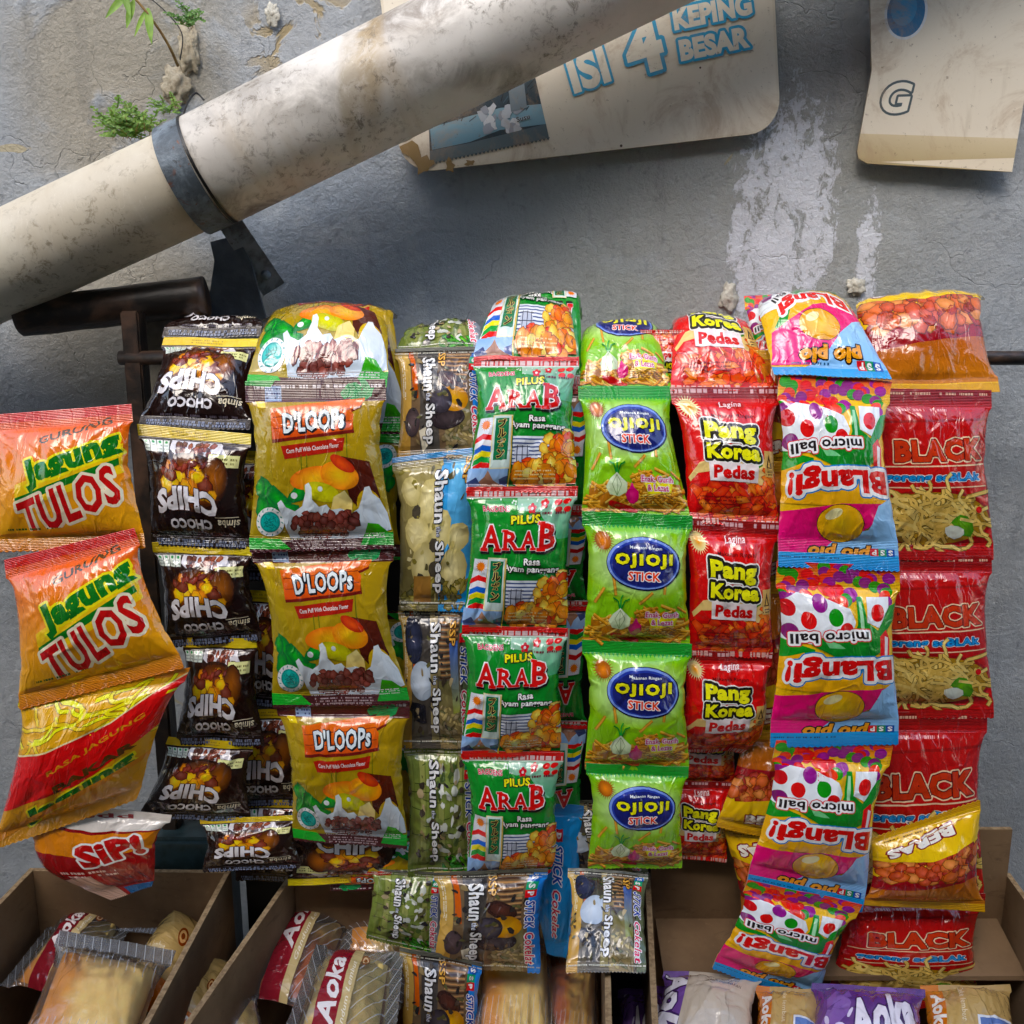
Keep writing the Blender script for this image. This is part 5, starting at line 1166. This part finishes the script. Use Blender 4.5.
for i, (a_, b_, c_, d_, lb) in enumerate(((( 205, 450), (292, 452), (205, 580), (290, 582), 'very dark packet behind the second cereal packet'), ((228, 590), (300, 592), (226, 706), (300, 708), 'very dark packet whose lettering peeps out left of the tallest cereal packet'),
        ((225, 708), (310, 710), (222, 806), (310, 806), 'very dark packet with yellow seal left of the lowest cereal packet'), ((232, 800), (320, 800), (236, 880), (330, 884), 'very dark packet just left of the brown squirrel-colour packet'))):
    packet('choco', q4(a_, b_, c_, d_, .062), lb.replace('squirrel-colour ', 'and gold '), G, 10, **k)
packet('choco', [(0, 287, 884, 408, 880, .028), (1, 284, 806, 400, 806, .034)][::-1] and [(0, 284, 812, 400, 812, .036), (1, 288, 886, 408, 880, .026)], 'brown and gold packet with a yellow foot seal under the lowest cereal packet', G, 11, flip=True, **k)

# -- chocolate stick packets
G = 'chocolate stick packets hanging left of the green snack strip'
k = dict(cat='biscuit packet', name='biscuit_packet')
packet('stick2', [(0, 402, 345, 482, 342, .19), (.6, 402, 331, 482, 326, .13), (1, 396, 350, 484, 348, .09)], 'green topped biscuit packet lying back at the top of its strip', G, 8, **k)
packet('stick0', [(0, 395, 349, 486, 347, .085), (1, 398, 460, 488, 456, .04)], 'brown wood coloured biscuit packet with sideways lettering, highest upright one', G, 12, **k)
packet('stick1', [(0, 392, 458, 486, 446, .04), (1, 400, 610, 470, 612, .025)], 'bright blue and cream biscuit packet with sideways white lettering', G, 13, **k)
packet('stick3', [(0, 398, 606, 474, 606, .03), (1, 402, 748, 474, 748, .02)], 'shaded fence patterned biscuit packet with a pale round shape', G, 12, **k)
packet('stick2', [(0, 404, 744, 478, 744, .024), (1, 408, 876, 480, 872, .02)], 'green bamboo patterned biscuit packet left of the lowest green snack packet', G, 12, **k)
packet('stick2', [(0, 372, 868, 446, 872, .022), (1, 366, 938, 440, 956, .004)], 'crumpled green biscuit packet with foil edge above the bread', G, 10, waist=.08, **k)
packet('stick0', [(0, 434, 872, 548, 868, -.004), (1, 434, 968, 540, 972, -.02)], 'brown striped biscuit packet with red and blue side lettering under the green strip', G, 13, **k)
packet('stick0', [(0, 400, 946, 482, 962, -.022), (1, 398, 1070, 480, 1080, -.05)], 'biscuit packet cut off by the bottom edge, brown stripes and blue edge', G, 12, **k)
G = 'chocolate stick packets hanging under the light green strip'
packet('blue', [(0, 520, 800, 584, 806, .04), (.6, 524, 890, 580, 894, .03), (1, 540, 952, 566, 958, .02)], 'plain blue narrow packet turned sideways between two brown ones', G, 9, cat='biscuit packet', name='biscuit_packet')
packet('stick3', [(0, 548, 800, 620, 800, .05), (1, 552, 876, 650, 876, .04)], 'shaded biscuit packet showing only between green snack strips', G, 10, **k)
packet('stick3', [(0, 568, 868, 648, 874, .0), (1, 566, 972, 646, 972, -.112)], 'fence and grey patterned biscuit packet hanging free above two carton edges', G, 12, **k)

# -- green and red strip
G = 'green and red snack packets joined in the central strip'
k = dict(cat='snack packet', name='snack_packet')
packet('arab', [(0, 488, 330, 574, 328, .24), (.42, 487, 309, 574, 307, .155), (.62, 483, 317, 574, 317, .115), (.92, 474, 352, 577, 354, .066), (1, 474, 361, 578, 363, .055)], 'topmost green and red packet folded back over the rail', G, 14, **k)
packet('arab', [(0, 474, 357, 579, 357, .055), (1, 466, 493, 576, 492, .012)], 'green and red packet second from the top, red lettering in sunlight', G, 17, **k)
packet('arab', q4((467, 487), (578, 486), (462, 631), (566, 632), .01, .004), 'middle green and red packet, its left side beside the bright blue packet', G, 16, **k)
packet('arab', [(0, 462, 625, 568, 628, .002), (1, 461, 757, 560, 754, 0)], 'green and red packet second from the foot of its strip', G, 16, **k)
packet('arab', [(0, 462, 751, 564, 752, -.002), (.93, 467, 872, 553, 863, 0), (1, 466, 886, 550, 870, .002)], 'lowest green and red packet with a curled red bottom seal', G, 16, **k)
G = 'green packets turned upside down behind the central strip'
lbs = ['upside down green packet highest behind the central strip', 'upside down green packet showing a white sliver below the topmost light green packet', 'upside down green packet with a red letter showing in the middle', 'upside down green packet with Japanese letters at right', 'lowest upside down green packet above the blue packet']
packet('arab', [(0, 505, 325, 582, 318, .2), (.5, 505, 306, 584, 300, .15), (1, 500, 385, 588, 390, .075)], lbs[0], G, 10, flip=True, **k)
for i, (y0_, y1_) in enumerate(((388, 512), (510, 606), (604, 728), (722, 826))):
    packet('arab', q4((496, y0_), (592-2*i, y0_+2), (494, y1_), (591-2*i, y1_+2), .062-.004*i), lbs[i+1], G, 12, flip=True, **k)

# -- light green strip
G = 'light green snack packets joined in one strip'
packet('oji', [(0, 585, 346, 662, 345, .21), (.22, 580, 333, 662, 328, .15), (.42, 577, 339, 664, 337, .115), (1, 580, 389, 672, 390, .055)], 'topmost light green packet, tipped back so its blue oval shows only the edge', G, 15, **k)
packet('oji', [(0, 578, 386, 670, 386, .055), (1, 582, 517, 690, 517, .012)], 'light green packet second from the top with pink shallot clearly shown', G, 17, **k)
packet('oji', q4((582, 511), (693, 516), (583, 646), (690, 646), .01, .004), 'middle light green packet of the strip, its top seal jutting right', G, 17, **k)
packet('oji', q4((582, 640), (692, 644), (585, 770), (689, 768), .002, .0), 'light green packet second from the foot of its strip', G, 17, **k)
packet('oji', q4((586, 763), (689, 767), (588, 868), (682, 868), -.002, 0), 'lowest light green packet, above the blue seal and fence patterned packet', G, 16, **k)

# -- red strip
G = 'red snack packets joined in one strip'
packet('korea', [(0, 671, 338, 752, 340, .23), (.3, 668, 322, 753, 326, .145), (1, 671, 391, 779, 391, .05)], 'topmost red packet, leaning back with wide yellow lettering', G, 15, **k)
packet('korea', [(0, 670, 387, 779, 387, .05), (1, 689, 523, 778, 528, .015)], 'red packet second from the top with a full view of its yellow lettering', G, 17, **k)
packet('korea', q4((683, 518), (779, 523), (688, 656), (772, 658), .014, .012), 'third red packet from the top, half its left edge behind light green', G, 16, **k)
packet('korea', [(0, 682, 650, 772, 653, .012), (.8, 682, 738, 762, 735, .02), (1, 686, 752, 742, 752, .03)], 'red packet with folded-under foot, fourth from the top', G, 15, **k)
packet('korea', q4((664, 700), (740, 700), (664, 786), (735, 786), .05), 'shaded red packet showing only its red lettering below the folded-under one', G, 11, **k)
packet('korea', [(0, 664, 781, 735, 782, .045), (1, 668, 858, 726, 862, .04)], 'lowest red packet, dim, beside the foot of the light green strip', G, 13, **k)
packet('korea', q4((640, 330), (684, 330), (650, 400), (690, 400), .1), 'dark red packet sliver between light green and red tops', G, 8, flip=True, **k)

# -- candy strip
G = 'multicoloured candy packets joined in one strip'
k2 = dict(cat='candy packet', name='candy_packet')
packet('candytop', [(0, 768, 312, 842, 310, .2), (.14, 756, 303, 846, 299, .15), (1, 774, 374, 892, 379, .03)], 'topmost candy packet, tipped back, with orange inverted lettering', G, 17, **k2)
packet('candy', [(0, 744, 296, 800, 292, .19), (1, 752, 400, 830, 404, .08)], 'pink edged candy packet tucked behind the topmost candy packet', G, 10, **k2)
packet('candy', [(0, 780, 372, 892, 382, .035), (.07, 778, 386, 890, 392, .028), (1, 778, 566, 899, 571, .0)], 'candy packet second from the top, largest, with whole yellow sweet', G, 19, **k2)
packet('candy', q4((777, 561), (900, 566), (770, 747), (898, 744), .0, -.006), 'middle candy packet next to the long yellow bag', G, 18, **k2)
packet('candy', [(0, 776, 740, 894, 742, -.006), (1, 746, 884, 862, 912, -.012)], 'candy packet second from the foot, swinging to the left', G, 17, **k2)
packet('candy', [(0, 748, 880, 862, 904, -.014), (1, 712, 968, 812, 1004, -.02)], 'lowest candy packet, crooked, hanging over the carton', G, 15, **k2)

# -- yellow bags behind, between red and candy strips
G = 'yellow and dark red bags between the red and candy strips'
k3 = dict(cat='snack bag', name='snack_bag')
packet('yellow', q4((728, 350), (806, 350), (742, 470), (806, 470), .08, .06), 'tan and red bag behind the right edge of the second red packet', G, 12, **k3)
packet('yellow', q4((736, 462), (806, 462), (745, 590), (806, 590), .055), 'yellow bag with red squiggles in the gap beside the second candy packet', G, 12, **k3)
packet('yellow', q4((744, 582), (812, 582), (728, 742), (806, 742), .045), 'long yellow bag left of the middle candy packet', G, 12, **k3)
packet('yellow', [(0, 742, 730, 812, 736, .04), (1, 716, 826, 806, 848, .025)], 'yellow bag corner jutting left beside the fourth candy packet', G, 14, waist=.1, **k3)
packet('yellow', [(0, 722, 822, 806, 828, .035), (1, 742, 922, 806, 930, .03)], 'red and yellow bag foot left of the lowest candy packets', G, 12, flip=True, **k3)
# -- right edge
G = 'yellow and red noodle bags at the right'
packet('yellow', [(0, 866, 306, 985, 300, .2), (.3, 852, 307, 985, 299, .13), (1, 868, 395, 1000, 392, .06)], 'yellow and tan bag leaning back right of the topmost candy packet', G, 16, flip=True, **k3)
packet('noodle', q4((864, 388), (992, 390), (862, 560), (994, 560), .055, .045), 'dark red noodle bag right of the second candy packet', G, 14, **k3)
packet('noodle', q4((860, 556), (992, 556), (858, 718), (994, 718), .045, .04), 'dark red noodle bag right of the middle candy packet', G, 14, **k3)
packet('noodle', q4((842, 712), (988, 712), (834, 905), (984, 905), .04, .03), 'red noodle bag with dim block lettering above the lowest noodle bag', G, 14, **k3)
packet('noodle', [(0, 838, 895, 985, 893, .02), (1, 826, 1002, 978, 1012, .0)], 'lowest red noodle bag, a yellow noodle picture at its foot', G, 15, **k3)
packet('yellow', [(0, 872, 838, 980, 800, .0), (1, 862, 905, 985, 912, -.01)], 'crumpled plain yellow bag corner over the noodle bags at far right', G, 16, flip=True, crease=1.5, **k3)
# -- left edge
G = 'orange and yellow corn snack bags at the left edge'
packet('corn', [(0, -10, 415, 132, 404, .02), (1, -10, 552, 146, 548, .0)], 'highest orange corn bag with only its right side beside the dark packets', G, 18, **k3)
packet('corn', [(0, 4, 560, 134, 528, -.004), (1, 20, 710, 184, 668, -.02)], 'orange corn bag with slanting green lettering and red script', G, 20, **k3)
packet('cornback', [(0, 20, 690, 190, 668, -.018), (1, -6, 850, 136, 800, -.01)], 'red and orange corn bag turned over, below the green lettered one', G, 20, **k3)
packet('redbrown', [(0, 20, 800, 172, 815, .0), (.65, 40, 868, 160, 862, -.002), (1, 110, 900, 152, 886, 0)], 'dark red and brown bag ending in a point over the left carton', G, 13, waist=.12, **k3)

# ------------------------------------------------------------------ bread and cakes in the cartons
def bread(art, loaf_, rows, label, h=22, seed=5, shrink=.80, deep=None, name='wrapped_bread', cat='wrapped bread'):
    G = 'wrapped bread and cakes in the cartons'
    rt, (F, B, N, o0) = packet(art, rows, label, G, h, name=name, cat=cat, seed=seed, crease=2.0)
    if loaf_:
        a = ARTS[loaf_]; m = (1-shrink)/2; rr = []
        ks = [q[0] for q in rows]
        L = pw(ks, [at(q[1], q[2], q[5]) for q in rows], np.linspace(0, 1, 5)); Rr = pw(ks, [at(q[3], q[4], q[5]) for q in rows], np.linspace(0, 1, 5))
        NU, NV = a.NU, a.NV; u = np.linspace(0, 1, NU+1); v = np.linspace(0, 1, NV+1)
        top = [.16, .84]; Lv = pw([0, 1], [L[0]*(1-top[0])+L[-1]*top[0], L[0]*(1-top[1])+L[-1]*top[1]], v); Rv = pw([0, 1], [Rr[0]*(1-top[0])+Rr[-1]*top[0], Rr[0]*(1-top[1])+Rr[-1]*top[1]], v)
        uu = m+u*(1-2*m); P = Lv[None]*(1-uu)[:, None, None]+Rv[None]*uu[:, None, None]; n = N.mean((0, 1)); n /= np.linalg.norm(n)
        x, y = 2*u-1, 2*v-1; f = (np.clip(1-np.abs(x)**8, 0, 1)**.35)[:, None]*(np.clip(1-np.abs(y)**8, 0, 1)**.35)[None]
        r = np.random.RandomState(seed); nz = sum(r.uniform(-1, 1)*np.sin(r.uniform(3, 14)*x[:, None]+r.uniform(3, 14)*y[None]+r.uniform(0, 6)) for _ in range(8))*.00035
        F2 = P+n*((f*(h*.50)*.001+nz*f-.003)[..., None]); B2 = P-n*((f*h*.5*.001+.002)[..., None])
        N2 = grid_normals(F2); N2 = -N2 if (N2.mean((0, 1))@n) < 0 else N2
        drape(a, F2, B2, N2, rt, o0, (M_BREAD, M_BREAD), names=('bread',)*3, uvk=(.1, .13))
    return rt
s = NT('bread_crumb'); at_ = s.n('ShaderNodeAttribute', attribute_name='Col'); uv = s.n('ShaderNodeUVMap', uv_map='UVMap')
s.set(Base_Color=at_.outputs['Color'], Roughness=.7, Normal=s.bump(s.noise(uv.outputs[0], 140, 5, .65), .35, .001)); M_BREAD = s.m
z = lambda h: ('z', h)
def zr(tl, tr, bl, br, h0, h1): return [(0, *tl, *tr, z(h0)), (1, *bl, *br, z(h1))]
# left carton
def rot(l0, r0, l1, r1, h0, h1): return [(0, *l0, *r0, z(h0)), (1, *l1, *r1, z(h1))]
bread('bread1', 'loafpale', rot((0, 985), (70, 900), (80, 1010), (135, 920), .70, .70), 'clear wrapped roll at the back left of the left carton', 24, 3)
bread('tan', None, rot((112, 1010), (172, 896), (172, 1024), (218, 908), .69, .70), 'tan wrapped cake with an orange band leaning in the left carton', 22, 4)
bread('bread2', 'loafpale', rot((60, 930), (176, 950), (0, 1085), (120, 1105), .735, .72), 'big clear striped wrapper over pale bread in the left carton', 28, 5)
bread('bread2', 'loafpale', rot((122, 876), (178, 868), (110, 930), (160, 934), .71, .70), 'small striped clear wrapper at the back of the left carton', 16, 6)
# middle carton
bread('tan', None, rot((206, 1000), (282, 884), (262, 1000), (316, 890), .685, .685), 'tan cake wrapper lying along the wall of the middle carton', 14, 7)
bread('bread0', 'loaf', rot((226, 1004), (296, 880), (322, 1014), (372, 892), .70, .705), 'brown crusted bread with a crimson band and white script', 26, 8)
bread('bread1', 'loafpale', zr((345, 885), (420, 884), (340, 960), (425, 965), .70, .70), 'cream sponge cake under clear striped film beside the crimson band', 22, 9)
bread('bread0', 'loafpale', rot((262, 1090), (316, 944), (386, 1120), (404, 952), .725, .735), 'big wrapped bread with a crimson band cut off by the bottom edge', 30, 10)
bread('bread2', 'loaf', rot((196, 1000), (256, 976), (216, 1090), (276, 1080), .70, .70), 'little clear wrapper corner at the bottom of the middle carton', 18, 11)
bread('bread2', 'loafpale', zr((478, 900), (552, 896), (470, 1080), (560, 1080), .68, .67), 'pale bread in striped film right of the cut off biscuit packet', 24, 12)
bread('bread2', 'loaf', zr((540, 940), (602, 936), (535, 1080), (600, 1080), .66, .66), 'brown bun in striped film against the right carton edge', 22, 13)
bread('tan', None, zr((400, 888), (470, 890), (400, 990), (470, 990), .66, .66), 'tan cake hidden under the hanging biscuit packets', 14, 14)
bread('tan', None, rot((150, 1040), (196, 950), (205, 1050), (236, 962), .70, .70), 'second tan cake tucked against the slanting left carton wall', 16, 21)
bread('bread1', 'loaf', rot((100, 930), (150, 866), (160, 950), (196, 880), .68, .68), 'brown roll in clear film deep at the back of the left carton', 20, 22)
bread('bread2', 'loaf', rot((330, 1000), (372, 900), (400, 1010), (430, 915), .67, .67), 'golden sponge slab glimpsed between the two crimson banded breads', 22, 23)
# right carton
k4 = dict(name='wrapped_cake', cat='wrapped cake')
bread('purple', None, zr((618, 990), (668, 985), (612, 1090), (662, 1090), .655, .655), 'very dark purple wrapper deep in the right carton', 14, 15, **k4)
bread('purple1', None, zr((664, 970), (762, 976), (640, 1060), (752, 1066), .70, .69), 'beige cake wrapper with purple side band and white script', 20, 16, **k4)
bread('tan1', None, zr((756, 985), (826, 990), (750, 1080), (824, 1084), .70, .69), 'beige wrapper with small blue square mark beside the purple one', 18, 17, **k4)
bread('purple', None, zr((812, 982), (925, 990), (800, 1080), (930, 1085), .71, .70), 'bright purple wrapper with large white script at bottom right', 20, 18, **k4)
bread('tan1', None, zr((920, 985), (1010, 985), (925, 1080), (1030, 1080), .70, .69), 'beige wrapper right of the bright purple one', 18, 19, **k4)
